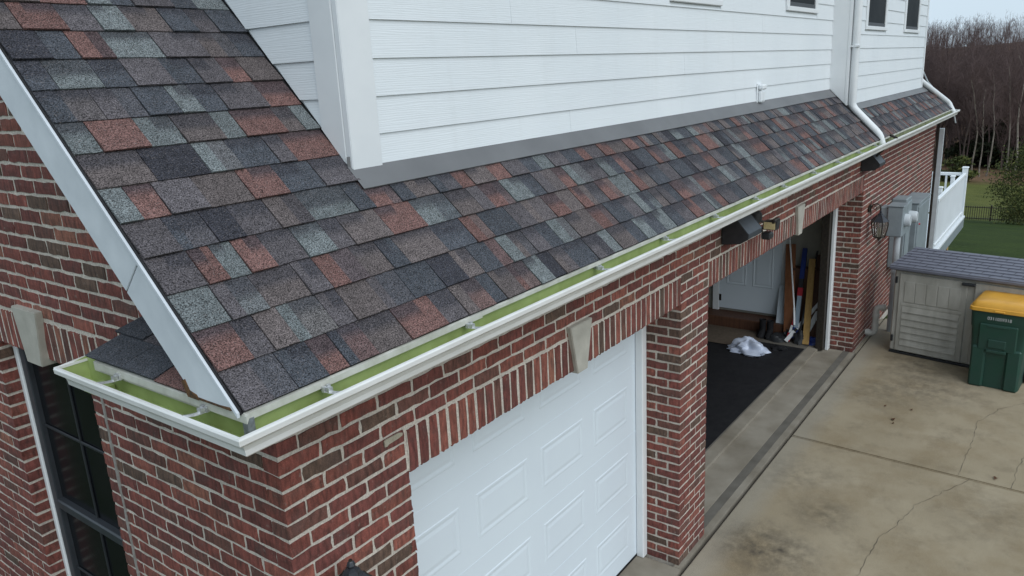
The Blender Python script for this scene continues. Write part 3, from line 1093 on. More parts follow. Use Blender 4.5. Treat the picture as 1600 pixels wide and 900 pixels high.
mb = MB(); mb.grid(gutter_rows(PROF_OUT, X_G2))
gutter = mb.build('gutter', M['gutter_white'], house, recalc=False)
mb = MB(); mb.grid(gutter_rows(PROF_IN, X_G1))
mb.build('gutter_liner', M['gutter_green'], gutter, recalc=False)
mb = MB(); mb.grid([[(x, -GB - u, z) for u, z in PROF_IN] for x in (X_G1 + 0.001, 10, 12, X_G2 - 0.003)])
mb.build('gutter_liner', M['gutter_mossy'], gutter, recalc=False)
for (nm, fx) in (('ret', None), ('far', X_G2)):
    mb = MB()
    if fx is None:
        vs = [(-GB - u, Y_RET + 0.001, z) for u, z in PROF_OUT[:10]]
        mb.add(vs + [(a, b + 0.004, c_) for a, b, c_ in vs], [tuple(range(10)), tuple(reversed(range(10, 20)))] + [(i, i + 10, (i + 1) % 10 + 10, (i + 1) % 10) for i in range(10)])
        mb.box((-GB - 0.12, Y_RET - 0.006, 2.814), (-GB + 0.02, Y_RET + 0.007, 2.824))
    else:
        vs = [(fx + 0.001, -GB - u, z) for u, z in PROF_OUT[:10]]
        mb.add(vs + [(a + 0.004, b, c_) for a, b, c_ in vs], [tuple(range(10)), tuple(reversed(range(10, 20)))] + [(i, i + 10, (i + 1) % 10 + 10, (i + 1) % 10) for i in range(10)])
    mb.build('end_cap', M['gutter_white'], gutter)
mb = MB(); mb.add([(-GB - u, Y_RET - 0.003, z) for u, z in PROF_IN], [tuple(range(len(PROF_IN)))]); mb.build('end_liner', M['gutter_green'], gutter, recalc=False)


def hanger(mid, axis):
    """aluminium hidden hanger: ribbed bar from the lip to the back with a screw clip"""
    mb = MB()
    a = -GB - 0.006; b = -GB - 0.112
    n = 6
    top, bot = [], []
    for half, zz in ((0.010, 0.0), (0.004, 0.006), (-0.004, 0.006), (-0.010, 0.0)):
        r = []
        for i in range(n + 1):
            k = i / n
            d = a + (b - a) * k
            z = 2.818 - 0.008 * math.sin(k * math.pi) + zz - 0.006 * (1 - k)
            r.append((mid + half, d, z) if axis == 'x' else (d, mid + half, z))
        top.append(r)
    mb.grid(top)
    c_ = (mid, a - 0.03, 2.822) if axis == 'x' else (a - 0.03, mid, 2.822)
    for (dx, dy, w_, h_) in ((0.008, 0, 0.006, 0.014), (-0.008, 0.004, 0.006, 0.011), (0.0, -0.012, 0.009, 0.009)):
        e = (dx, dy) if axis == 'x' else (dy, dx)
        mb.box((c_[0] + e[0] - w_, c_[1] + e[1] - w_, 2.806), (c_[0] + e[0] + w_, c_[1] + e[1] + w_, 2.815 + h_))
    e = a - 0.016
    p0 = (mid, a + 0.004, 2.816) if axis == 'x' else (a + 0.004, mid, 2.816)
    p1 = (mid, e, 2.817) if axis == 'x' else (e, mid, 2.817)
    mb.tube([p0, p1], 0.0055, 6)
    mb.build('hanger', M['metal_clip'], gutter)


for x in (0.05, 0.80, 1.85, 2.62, 3.38, 4.15, 4.80, 5.65, 6.45, 7.30, 8.05):
    hanger(x, 'x')
for y in (0.50, -0.04):
    hanger(y, 'y')
mb = MB()          # sealed mitre at the corner and the step in the gutter floor
for i in range(4):
    mb.box((-0.255 - i * 0.014, -0.255 - i * 0.014, 2.7405), (-0.238 - i * 0.014, -0.238 - i * 0.014, 2.752 + rnd.uniform(0, 0.006)))
mb.box((-0.2520, -0.2520, 2.741), (-0.2265, -0.2265, 2.8245))
mb.build('mitre_seal', M['sealant'], gutter)
mb = MB(); mb.box((-0.305, 0.60, 2.739), (-0.232, 0.69, 2.758)); mb.build('splice_plate', M['gutter_green'], gutter)
mb = MB()          # fascia, soffit and drip edge
mb.box((-0.2245, -0.2045, 2.70), (-0.2045, 0.80, 2.834)); mb.box((-0.2045, -0.2245, 2.70), (X_END - 0.16, -0.2045, 2.834))
mb.build('fascia', M['white_trim'], house)
mb = MB()
mb.box((-0.204, -0.204, 2.705), (X_END - 0.17, 0.006, 2.72)); mb.box((-0.2035, 0.0065, 2.7055), (0.006, 0.80, 2.7205))
mb.build('soffit', M['white_trim'], house)
mb = MB()
mb.prism([(-0.2465, 2.828), (-0.2495, 2.8255), (-0.2490, 2.840), (-0.24, 2.8445), (-0.238, 2.8425)], 'x', 0.9, X_END - 0.15)
mb.prism([(-0.2465, 2.821), (-0.2497, 2.8185), (-0.2492, 2.840), (-0.24, 2.8447), (-0.238, 2.8427)], 'x', -0.2535, 0.8995)
mb.prism([(-0.2535, 2.8145), (-0.256, 2.812), (-0.255, 2.837), (-0.242, 2.841), (-0.240, 2.839)], 'y', -0.2565, 0.66)
mb.build('drip_edge', M['drip_white'], house)

# ---- apron flashing
def flash(x0, x1, yw, s_lo):
    mb = MB()
    ylo = YE + s_lo * S2
    t = 0.016
    n = max(1, int((x1 - x0) / 1.2))
    rows = []
    for i in range(n + 1):
        x = x0 + (x1 - x0) * i / n
        w = rnd.uniform(-0.004, 0.004)
        lo = roof_pt(x, s_lo + w, 0.011); lo2 = roof_pt(x, s_lo + w, t)
        hi = roof_pt(x, (yw - YE) / S2 + 0.0, t)
        rows.append([lo, lo2, (x, yw - 0.004, hi[2] + 0.006), (x, yw - 0.004, hi[2] + 0.05)])
    mb.grid(rows)
    o = mb.build('flashing', M['flashing'], house, recalc=False)
    md = o.modifiers.new('thick', 'SOLIDIFY'); md.thickness = 0.0015
flash(X_WALL - 0.03, X_BUMP + 0.0, Y_WALL, 0.715)
flash(X_BUMP + 0.03, X_FAR + 0.25, Y_BUMP, 0.465)
mb = MB()          # dark raised strip down the roof slope at the projecting bay
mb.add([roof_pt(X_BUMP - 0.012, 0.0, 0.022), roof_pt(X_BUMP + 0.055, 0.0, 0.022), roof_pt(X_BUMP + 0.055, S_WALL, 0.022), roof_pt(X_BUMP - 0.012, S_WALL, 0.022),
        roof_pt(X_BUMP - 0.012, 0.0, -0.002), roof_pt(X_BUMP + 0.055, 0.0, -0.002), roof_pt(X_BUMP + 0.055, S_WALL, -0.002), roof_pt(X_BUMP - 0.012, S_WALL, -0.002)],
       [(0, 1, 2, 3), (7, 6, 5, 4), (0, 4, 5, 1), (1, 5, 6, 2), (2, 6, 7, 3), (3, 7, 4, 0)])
mb.build('dark_roof_strip', M['roof_black'], house)

# ---- upper storey
Z_TOP = 6.35
mb = MB()
def wall_poly(poly, axis, a, b):
    mb.prism(poly, axis, a, b)
wall_poly([(X_WALL + 0.014, Y_WALL + RK - 0.03), (X_BUMP + 0.0, Y_WALL + RK - 0.03), (X_BUMP, Z_TOP), (X_WALL + 0.014, Z_TOP)], 'y', Y_WALL + 0.014, Y_WALL + 0.12)
wall_poly([(X_BUMP + 0.014, Y_BUMP + RK - 0.03), (X_FAR - 0.014, Y_BUMP + RK - 0.03), (X_FAR - 0.014, Z_TOP), (X_BUMP + 0.014, Z_TOP)], 'y', Y_BUMP + 0.014, Y_BUMP + 0.12)
wall_poly([(Y_WALL + 0.1205, Y_WALL + 0.12 + RK - 0.03), (Z_TOP - RK, Z_TOP - 0.03), (Z_TOP - RK, Z_TOP), (Y_WALL + 0.1205, Z_TOP)], 'x', X_WALL + 0.014, X_WALL + 0.12)
wall_poly([(Y_BUMP + 0.1205, 2.9), (6.6, 2.9), (6.6, Z_TOP), (Y_BUMP + 0.1205, Z_TOP)], 'x', X_FAR - 0.12, X_FAR - 0.014)
upper = mb.build('upper_wall', M['siding'], house)
WINS = [(Y_WALL, 3.98, 4.84, 4.262, 5.6), (Y_WALL, 6.60, 7.575, 4.283, 5.6), (Y_BUMP, 9.03, 10.09, 4.125, 5.55), (Y_BUMP, 11.36, 12.42, 4.12, 5.55)]
LAPS = [3.248 + 0.16 * k for k in range(0, 21)]


def board_front(x0, x1, z0, z1, yw):
    mb = MB()
    zt = z1 + 0.012
    e = 0.0008
    vs = [(x0 + e, yw - 0.0105, z0), (x1 - e, yw - 0.0105, z0), (x1 - e, yw - 0.0005, zt), (x0 + e, yw - 0.0005, zt),
          (x0 + e, yw + 0.0135, z0), (x1 - e, yw + 0.0135, z0), (x1 - e, yw + 0.0135, zt), (x0 + e, yw + 0.0135, zt)]
    mb.add(vs, [(0, 1, 2, 3), (7, 6, 5, 4), (0, 4, 5, 1), (1, 5, 6, 2), (2, 6, 7, 3), (3, 7, 4, 0)])
    mb.build('siding_board', M['siding'], upper, center=True)


joints = {3: [3.05], 4: [1.95, 4.9], 5: [2.55, 7.55], 6: [1.6, 4.4, 7.2], 2: [], 7: [3.3, 6.2]}


def lay(x0, x1, yw, zmin, bay):
    for k, z0 in enumerate(LAPS):
        z1 = z0 + 0.16
        if z1 <= zmin + 0.01:
            continue
        zz = max(z0, zmin)
        if z0 > Z_TOP - 0.05:
            break
        js = ([] if bay else {3: [4.2], 2: [], 4: [2.65], 5: [2.0, 5.9], 6: [1.35]}.get(k, [rnd.uniform(2, 4), rnd.uniform(5.2, 7.4)]))
        if bay:
            js = [rnd.uniform(9.2, 12.6)]
        cuts = [x0] + [j for j in js if x0 + 0.2 < j < x1 - 0.2] + [x1]
        for a, b in zip(cuts, cuts[1:]):
            segs = [(a, b)]
            for (wy, wx0, wx1, wz0, wz1) in WINS:
                if wy != yw or z1 <= wz0 - 0.03 or zz >= wz1 + 0.04:
                    continue
                ns = []
                for (p_, q_) in segs:
                    if q_ < wx0 or p_ > wx1:
                        ns.append((p_, q_))
                    else:
                        if wz0 - 0.024 - zz > 0.015:
                            board_front(max(p_, wx0 - 0.05), min(q_, wx1 + 0.05), zz, wz0 - 0.036, yw)
                        if p_ < wx0 - 0.05: ns.append((p_, wx0 - 0.05))
                        if q_ > wx1 + 0.05: ns.append((wx1 + 0.05, q_))
                segs = ns
            for (p_, q_) in segs:
                board_front(p_, q_, zz, min(z1, Z_TOP), yw)


lay(X_WALL + 0.166, X_BUMP - 0.001, Y_WALL, 3.432, False)
lay(X_BUMP + 0.125, X_FAR - 0.09, Y_BUMP, 3.245, True)
# boards of the cheek wall, cut along the roof
for z0 in LAPS:
    z1 = z0 + 0.16
    if z0 > Z_TOP - 0.05:
        break
    ya = Y_WALL + 0.157
    cut = lambda z: z - RK - 0.022
    zlo = max(z0, ya + RK + 0.022)
    if zlo > z1 - 0.01:
        continue
    mb = MB()
    zt = z1 + 0.010
    out = lambda z: X_WALL - 0.0105 + 0.010 * (z - z0) / (zt - z0)
    poly = [(ya, zlo), (max(ya + 0.001, cut(zlo)), zlo), (cut(zt), zt), (ya, zt)]
    vs = [(out(z), y, z) for y, z in poly] + [(X_WALL + 0.0135, y, z) for y, z in poly]
    mb.add(vs, [(0, 1, 2, 3), (7, 6, 5, 4), (0, 4, 5, 1), (1, 5, 6, 2), (2, 6, 7, 3), (3, 7, 4, 0)])
    mb.build('siding_board', M['siding'], upper, center=True)


def cboard(poly, axis, a, b):
    mb = MB(); mb.prism(poly, axis, a, b)
    o = mb.build('corner_board', M['white_trim'], house)
    bm = bmesh.new(); bm.from_mesh(o.data)
    bmesh.ops.bevel(bm, geom=list(bm.edges), offset=0.003, segments=2, affect='EDGES')
    bm.to_mesh(o.data); bm.free()


cboard([(X_WALL - 0.012, 3.424), (X_WALL + 0.165, 3.424), (X_WALL + 0.165, Z_TOP), (X_WALL - 0.012, Z_TOP)], 'y', Y_WALL - 0.018, Y_WALL + 0.0135)
cboard([(Y_WALL + 0.0145, Y_WALL + RK + 0.02), (Y_WALL + 0.156, Y_WALL + 0.156 + RK + 0.02), (Y_WALL + 0.156, Z_TOP), (Y_WALL + 0.0145, Z_TOP)], 'x', X_WALL - 0.016, X_WALL + 0.0135)
cboard([(X_BUMP - 0.012, Y_BUMP + RK + 0.018), (X_BUMP + 0.124, Y_BUMP + RK + 0.018), (X_BUMP + 0.124, Z_TOP), (X_BUMP - 0.012, Z_TOP)], 'y', Y_BUMP - 0.018, Y_BUMP + 0.0135)
cboard([(Y_BUMP + 0.0145, Y_BUMP + RK + 0.025), (Y_WALL + 0.06, Y_WALL + 0.06 + RK + 0.025), (Y_WALL + 0.06, Z_TOP), (Y_BUMP + 0.0145, Z_TOP)], 'x', X_BUMP - 0.012, X_BUMP + 0.0135)
cboard([(X_FAR - 0.09, Y_BUMP + RK + 0.018), (X_FAR, Y_BUMP + RK + 0.018), (X_FAR, Z_TOP), (X_FAR - 0.09, Z_TOP)], 'y', Y_BUMP - 0.018, Y_BUMP + 0.0135)
for (yw, x0, x1, z0, z1) in WINS:
    w = part_box('window', M['window_frame'], house, (x0 + 0.05, yw + 0.002, z0 + 0.05), (x1 - 0.05, yw + 0.0135, z1 - 0.05), 0.001)
    part_box('sill', M['white_trim'], w, (x0 - 0.045, yw - 0.03, z0 - 0.022), (x1 + 0.045, yw + 0.012, z0 + 0.022))
    part_box('frame', M['white_trim'], w, (x0 - 0.045, yw - 0.02, z0 + 0.0225), (x0 + 0.045, yw + 0.012, z1))
    part_box('frame', M['white_trim'], w, (x1 - 0.045, yw - 0.02, z0 + 0.0225), (x1 + 0.045, yw + 0.012, z1))
    part_box('frame', M['white_trim'], w, (x0 - 0.045, yw - 0.021, z1 + 0.0005), (x1 + 0.045, yw + 0.012, z1 + 0.08))
    zc = z0 + 0.72
    part_box('sash_rail', M['window_frame'], w, (x0 + 0.046, yw - 0.012, z0 + 0.024), (x1 - 0.046, yw + 0.0015, z0 + 0.065))
    part_box('sash_rail', M['window_frame'], w, (x0 + 0.046, yw - 0.012, zc), (x1 - 0.046, yw + 0.0015, zc + 0.04))
    for (za, zb) in ((z0 + 0.0655, zc - 0.0005), (zc + 0.0405, z1 - 0.002)):
        pm = MB(); pm.box((x0 + 0.046, yw - 0.005, za), (x1 - 0.046, yw + 0.001, zb)); pm.build('pane', M['screen_glass'], w)
# main roof over the upper storey
mb = MB()
mb.box((X_WALL - 0.35, -0.25, Z_TOP), (X_FAR + 0.35, 7.2, Z_TOP + 0.04))
mb.build('upper_soffit', M['white_trim'], house)
mb = MB()
mb.prism([(-0.3, Z_TOP + 0.041), (3.5, Z_TOP + 2.6), (7.25, Z_TOP + 0.041)], 'x', X_WALL - 0.36, X_FAR + 0.36)
mb.build('upper_roof', simple('far_shingle', (0.10, 0.095, 0.098), 0.9, (0.06, 0.06, 0.068), 8.0, 0.4, 90), house)

# ---- downspouts
def spout(pts, w=0.052, d=0.038, name='downspout'):
    mb = MB()
    P_ = [Vector(p_) for p_ in pts]
    fine = [P_[0]]
    for i in range(1, len(P_) - 1):
        a, b, c_ = P_[i - 1], P_[i], P_[i + 1]
        r = min(0.05, (b - a).length * 0.45, (c_ - b).length * 0.45)
        p0 = b + (a - b).normalized() * r; p1 = b + (c_ - b).normalized() * r
        for k in range(6):
            u = k / 5
            fine.append(p0 * (1 - u) ** 2 + b * 2 * u * (1 - u) + p1 * u * u)
    fine.append(P_[-1])
    mb.tube(fine, [0.042 + (0.002 if (i % 2 and 0 < i < len(fine) - 1) else 0) for i in range(len(fine))], 12)
    return mb.build(name, M['white_trim'], house, smooth=True)


XD = X_BUMP + 0.045
ds = spout([(XD, Y_BUMP - 0.065, Z_TOP), (XD, Y_BUMP - 0.065, 3.235), (XD + 0.03, -0.235, 2.905), (XD + 0.03, -0.275, 2.775)])
mb = MB(); mb.box((XD - 0.055, Y_BUMP - 0.112, 3.90), (XD + 0.055, Y_BUMP - 0.019, 3.92)); mb.build('strap', M['white_trim'], ds)
ds = spout([(X_FAR + 0.02, 0.30, 4.2), (X_FAR + 0.02, 0.30, 3.50), (X_FAR + 0.12, 0.16, 3.34), (X_END - 0.22, -0.18, 2.95), (X_END - 0.22, -0.27, 2.78)])
mb = MB()
mb.tube([(X_FAR + 0.02, 0.16, 3.55), (X_FAR + 0.3, 0.10, 3.33), (X_END - 0.4, -0.08, 3.06), (X_END - 0.14, -0.24, 2.86), (X_END - 0.10, -0.30, 2.60)], 0.012, 6)
mb.build('cable', M['pvc_grey'], house, smooth=True)
mb = MB(); mb.box((X_END - 0.06, -0.13, -0.6), (X_END + 0.02, -0.03, 2.50)); mb.build('downspout', M['pvc_grey'], house)
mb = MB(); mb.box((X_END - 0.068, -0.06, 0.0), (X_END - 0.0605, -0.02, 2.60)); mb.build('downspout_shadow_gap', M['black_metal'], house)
mb = MB(); mb.tube([(8.75, -0.26, 2.745), (8.75, -0.13, 2.60), (8.75, -0.11, 2.55)], 0.014, 6); mb.build('bracket', M['black_metal'], gutter)
mb = MB(); mb.tube([(8.80, -0.34, 2.83), (8.95, -0.24, 2.85)], 0.016, 6); mb.build('bracket', M['black_metal'], gutter)

# ---- garage door
gd = part_box('garage_door', M['door_white'], house, (O1[0] + 0.001, 0.335, 0.03), (3.428, 0.375, Z_OP + 0.12), 0.002)
rows = [(0.165, 0.445), (0.705, 0.985), (1.245, 1.53), (1.79, 2.07)]
cols = [(0.80, 1.30), (1.45, 1.95), (2.10, 2.60), (2.75, 3.24)]
for (za, zb) in rows:
    for (xa, xb) in cols:
        mb = MB()
        # stamped panel: sunk moulding round a raised field
        def ring(d, y):
            return [(xa + d, y, za + d), (xb - d, y, za + d), (xb - d, y, zb - d), (xa + d, y, zb - d)]
        R_ = [ring(0, 0.3352), ring(0.006, 0.3318), ring(0.016, 0.3318), ring(0.030, 0.3346), ring(0.036, 0.3346), ring(0.056, 0.3318)]
        vs = [p_ for r in R_ for p_ in r]
        fs = []
        for i in range(len(R_) - 1):
            for k in range(4):
                fs.append((i * 4 + k, i * 4 + (k + 1) % 4, (i + 1) * 4 + (k + 1) % 4, (i + 1) * 4 + k))
        fs.append((20, 21, 22, 23))
        mb.add(vs, fs)
        mb.build('raised_panel', M['door_white'], gd)
for z in (0.575, 1.117, 1.66):
    mb = MB(); mb.box((O1[0] + 0.003, 0.3335, z - 0.002), (3.42, 0.336, z + 0.002)); mb.build('section_joint', M['door_white'], gd)
mb = MB(); mb.box((O1[0] + 0.003, 0.334, 0.008), (3.42, 0.37, 0.0295)); mb.build('bottom_seal', M['rubber'], gd)
part_box('door_jamb', M['white_trim'], house, (3.365, 0.272, 0.0095), (3.434, 0.334, Z_OP + 0.03), 0.006)
part_box('door_jamb', M['white_trim'], house, (8.79, 0.288, 0.012), (8.884, 0.330, Z_OP + 0.03), 0.006)
part_box('door_track', M['black_metal'], house, (8.70, 0.335, 0.03), (8.785, 0.43, 2.5), 0.004)
part_box('door_header', M['white_trim'], house, (O2[0], 0.302, Z_OP + 0.03), (O2[1], 0.33, 2.45), 0.004)

# ---- garage room
mb = MB(); mb.box((0.30, 0.46, -0.08), (9.40, 6.8, 0.04))
o = mb.build('garage_floor', M['concrete_band']); o['kind'] = 'structure'
mb = MB(); mb.box((9.35, 0.301, 0.0), (9.40, 6.8, 2.6)); iw = mb.build('inner_wall', M['inner_wall'], house)
mb = MB(); mb.box((0.3005, 6.6, 0.0), (9.35, 6.79, 2.6)); mb.build('inner_wall', M['inner_wall'], house)
mb = MB(); mb.box((0.3005, 0.3015, 2.56), (9.40, 6.8, 2.62)); mb.build('garage_ceiling', M['ceiling'], house)
mb = MB(); mb.box((3.62, 0.42, 0.041), (3.70, 6.6, 2.56)); mb.build('inner_wall', M['inner_wall'], house)
ed = part_box('entry_door', M['door_white'], house, (9.31, 1.11, 0.24), (9.349, 2.02, 2.27), 0.003)
for (ya, yb) in ((1.22, 1.52), (1.61, 1.91)):
    for (za, zb) in ((0.62, 1.22), (1.36, 1.95)):
        mb = MB()
        R_ = []
        for d, x in ((0, 9.3095), (0.012, 9.302), (0.035, 9.3085), (0.06, 9.304)):
            R_.append([(x, ya + d, za + d), (x, yb - d, za + d), (x, yb - d, zb - d), (x, ya + d, zb - d)])
        vs = [p_ for r in R_ for p_ in r]
        fs = [(i * 4 + k, i * 4 + (k + 1) % 4, (i + 1) * 4 + (k + 1) % 4, (i + 1) * 4 + k) for i in range(3) for k in range(4)] + [(12, 13, 14, 15)]
        mb.add(vs, fs); mb.build('door_panel', M['door_white'], ed)
for z in (0.35, 1.2, 2.0):
    part_box('hinge', M['black_metal'], ed, (9.300, 1.985, z), (9.309, 2.018, z + 0.10), 0.002)
for (ya, yb) in ((2.022, 2.12), (1.01, 1.108)):
    part_box('casing', M['white_trim'], ed, (9.30, ya, 0.20), (9.349, yb, 2.35), 0.004)
part_box('door_step', M['wood_dark'], house, (9.00, 0.95, 0.041), (9.349, 2.25, 0.20), 0.01)

# ------------------------------------------------------------------ things in the garage
mb = MB()
mb.grid([[(x, y, 0.046 + 0.002 * mnoise.noise(Vector((x * 2, y * 2, 0)))) for y in np.linspace(0.545, 5.0, 12)] for x in np.linspace(3.75, 8.62, 14)])
o = mb.build('rubber_mat', M['rubber'], center=True)
md = o.modifiers.new('thick', 'SOLIDIFY'); md.thickness = 0.004; md.offset = -1
tag(o, 'black rubber mat covering the floor of the open garage', 'mat')
mb = MB(); mb.bbox((8.28, 1.18, 0.052), (8.98, 2.6, 0.060), 0.003)
one('door_mat', 'brown mat on the garage floor before the inner door', 'mat', mb, simple('mat_brown', (0.13, 0.10, 0.075), 0.95, (0.09, 0.07, 0.05), 20.0, 0.5, 120))
# crumpled shopping bag
mb = MB()
rows = []
for i in range(15):
    th = i / 14 * math.pi * 0.5
    row = []
    for j in range(40):
        a = 2 * math.pi * j / 40
        rr = math.sin(th) if i else 0.001
        v = Vector((math.cos(a) * rr, math.sin(a) * rr, math.cos(th)))
        n = 1 + 0.45 * mnoise.noise(v * 1.8 + Vector((5, 2, 1))) + 0.14 * mnoise.noise(v * 4.0) + 0.03 * mnoise.noise(v * 11)
        fl = 1.0 + (0.35 if i > 11 else 0) * (0.5 + mnoise.noise(v * 5))
        row.append((8.19 + v.x * 0.15 * n * fl, 1.16 + v.y * 0.20 * n * fl, 0.05 + max(0.0, v.z) * 0.16 * n))
    rows.append(row)
mb.grid(rows, close=True)
one('plastic_bag', 'crumpled white plastic shopping bag lying on the black garage mat', 'bag', mb, M['bag'], smooth=True)


def lean(name, label, cat, mat, p0, p1, w, th, group=None, wdir=(0, 1, 0)):
    """board from foot p0 to head p1, width w along wdir, thickness th"""
    p0, p1 = Vector(p0), Vector(p1)
    d = (p1 - p0).normalized()
    u = Vector(wdir)
    u = (u - d * u.dot(d)).normalized() * (w / 2)
    n = d.cross(u).normalized() * (th / 2)
    mb = MB()
    vs = [p0 - u - n, p0 + u - n, p0 + u + n, p0 - u + n, p1 - u - n, p1 + u - n, p1 + u + n, p1 - u + n]
    mb.add(vs, [(0, 1, 2, 3), (7, 6, 5, 4), (0, 4, 5, 1), (1, 5, 6, 2), (2, 6, 7, 3), (3, 7, 4, 0)])
    o = one(name, label, cat, mb, mat, group)
    bm = bmesh.new(); bm.from_mesh(o.data)
    bmesh.ops.bevel(bm, geom=list(bm.edges), offset=min(w, th) * 0.12, segments=1, affect='EDGES')
    bm.to_mesh(o.data); bm.free()
    return o


lean('plank', 'tall reddish brown plank leaning on the garage wall', 'plank', M['wood_brown'], (8.93, 0.855, 0.055), (9.29, 0.985, 1.31), 0.135, 0.022)
lean('plank', 'yellow wooden plank leaning at the right of the garage opening', 'plank', M['wood_yellow'], (8.77, 0.575, 0.055), (9.20, 0.66, 1.15), 0.085, 0.022)
lean('panel', 'pale grey sheet leaning beside the white inner door', 'panel', M['door_white'], (9.02, 1.01, 0.055), (9.28, 1.05, 0.70), 0.125, 0.012)
lean('plank', 'dark stained board leaning behind the yellow plank', 'plank', M['wood_dark'], (9.0, 0.55, 0.055), (9.31, 0.58, 1.19), 0.10, 0.02)
mb = MB(); mb.bbox((9.18, 0.42, 0.05), (9.345, 0.93, 1.00), 0.006)
one('cabinet', 'low dark brown cupboard against the garage side wall', 'cupboard', mb, M['wood_dark'])
mb = MB(); mb.tube([(8.86, 0.775, 0.53), (9.28, 1.005, 1.42)], 0.011, 8); mb.tube([(8.80, 0.745, 0.30), (8.86, 0.775, 0.53)], 0.014, 8)
one('pole', 'thin white pole leaning across the brown plank', 'pole', mb, M['white_trim'], smooth=True)
# hockey stick
hs = empty('hockey_stick', (8.80, 0.72, 0.05), 'blue hockey stick with red middle leaning on the garage wall', 'hockey stick')
def seg(name, mat, p0, p1, w, th, parent):
    p0, p1 = Vector(p0), Vector(p1)
    d = (p1 - p0).normalized(); u = Vector((0, 1, 0)); u = (u - d * u.dot(d)).normalized() * (w / 2); n = d.cross(u).normalized() * (th / 2)
    mb = MB()
    vs = [p0 - u - n, p0 + u - n, p0 + u + n, p0 - u + n, p1 - u - n, p1 + u - n, p1 + u + n, p1 - u + n]
    mb.add(vs, [(0, 1, 2, 3), (7, 6, 5, 4), (0, 4, 5, 1), (1, 5, 6, 2), (2, 6, 7, 3), (3, 7, 4, 0)])
    return mb.build(name, mat, parent)
F, T_ = Vector((8.82, 0.735, 0.10)), Vector((9.28, 0.785, 1.27))
L_ = lambda k: F + (T_ - F) * k
seg('grip', M['blue'], L_(0.66), L_(1.0), 0.060, 0.03, hs)
seg('tape', M['black_plastic'], L_(0.56), L_(0.66), 0.055, 0.03, hs)
seg('shaft', M['red'], L_(0.47), L_(0.56), 0.066, 0.034, hs)
seg('shaft', simple('pale_blue', (0.33, 0.42, 0.50), 0.45), L_(0.12), L_(0.47), 0.056, 0.028, hs)
seg('blade', M['blue'], L_(0.0), L_(0.12), 0.07, 0.028, hs)
h2 = empty('hockey_stick', (8.80, 0.80, 0.05), 'red and white hockey stick standing left of the blue one', 'hockey stick')
F, T_ = Vector((8.78, 0.82, 0.06)), Vector((9.12, 0.76, 0.62))
seg('shaft', M['red'], L_(0.35), L_(1.0), 0.030, 0.022, h2); seg('shaft', M['white_trim'], L_(0.18), L_(0.35), 0.032, 0.022, h2); seg('blade', M['red'], L_(0.0), L_(0.18), 0.05, 0.02, h2)
h3 = empty('hockey_stick', (8.77, 0.83, 0.05), 'white hockey stick lying slantwise across the foot of the planks', 'hockey stick')
F, T_ = Vector((8.765, 0.84, 0.06)), Vector((9.10, 0.47, 0.62))
seg('shaft', M['white_trim'], L_(0.3), L_(1.0), 0.042, 0.022, h3); seg('tape', M['black_plastic'], L_(0.24), L_(0.3), 0.044, 0.024, h3); seg('blade', M['white_trim'], L_(0.0), L_(0.24), 0.05, 0.02, h3)
h4 = empty('hockey_stick', (8.78, 0.66, 0.05), 'white and black hockey stick right of the yellow plank', 'hockey stick')
F, T_ = Vector((8.80, 0.62, 0.10)), Vector((9.16, 0.50, 0.50))
seg('shaft', M['white_trim'], L_(0.25), L_(1.0), 0.06, 0.022, h4); seg('tape', M['black_plastic'], L_(0.0), L_(0.25), 0.05, 0.024, h4)
lean('broomstick', 'thin black broomstick leaning behind the yellow plank', 'broomstick', M['black_plastic'], (8.76, 0.68, 0.06), (9.28, 0.62, 1.25), 0.022, 0.02)


def lump(center, size, seed, mat, name, label, cat, group=None):
    mb = MB()
    rows = []
    for i in range(9):
        th = max(0.02, i / 8 * math.pi * 0.5)
        row = []
        for j in range(18):
            a = 2 * math.pi * j / 18
            v = Vector((math.cos(a) * math.sin(th), math.sin(a) * math.sin(th), math.cos(th)))
            n = 1 + 0.45 * mnoise.noise(v * 1.6 + Vector((seed, 0, 0))) + 0.2 * mnoise.noise(v * 5 + Vector((seed, 0, 0)))
            row.append((center[0] + v.x * size[0] * n, center[1] + v.y * size[1] * n, center[2] + v.z * size[2] * n))
        rows.append(row)
    mb.grid(rows, close=True)
    return one(name, label, cat, mb, mat, group, smooth=True)


lump((8.82, 0.66, 0.045), (0.07, 0.08, 0.20), 2.0, M['black_plastic'], 'glove', 'black hockey glove heaped at the foot of the yellow plank', 'glove')
lump((8.86, 0.98, 0.045), (0.14, 0.16, 0.07), 5.0, M['black_plastic'], 'work_cloth', 'dark cloth heap on the floor beside the white bag', 'cloth')
lump((8.45, 0.83, 0.045), (0.09, 0.10, 0.04), 7.5, M['rubber'], 'small_bag', 'small black plastic bag right of the white bag', 'bag')
lump((8.88, 0.50, 0.045), (0.09, 0.09, 0.10), 9.0, M['blue'], 'tarpaulin', 'crumpled blue tarpaulin at the foot of the garage door track', 'tarpaulin')
lump((8.95, 0.88, 0.045), (0.07, 0.06, 0.12), 11.0, M['black_plastic'], 'tool_bag', 'black tool bag at the foot of the brown plank', 'bag')
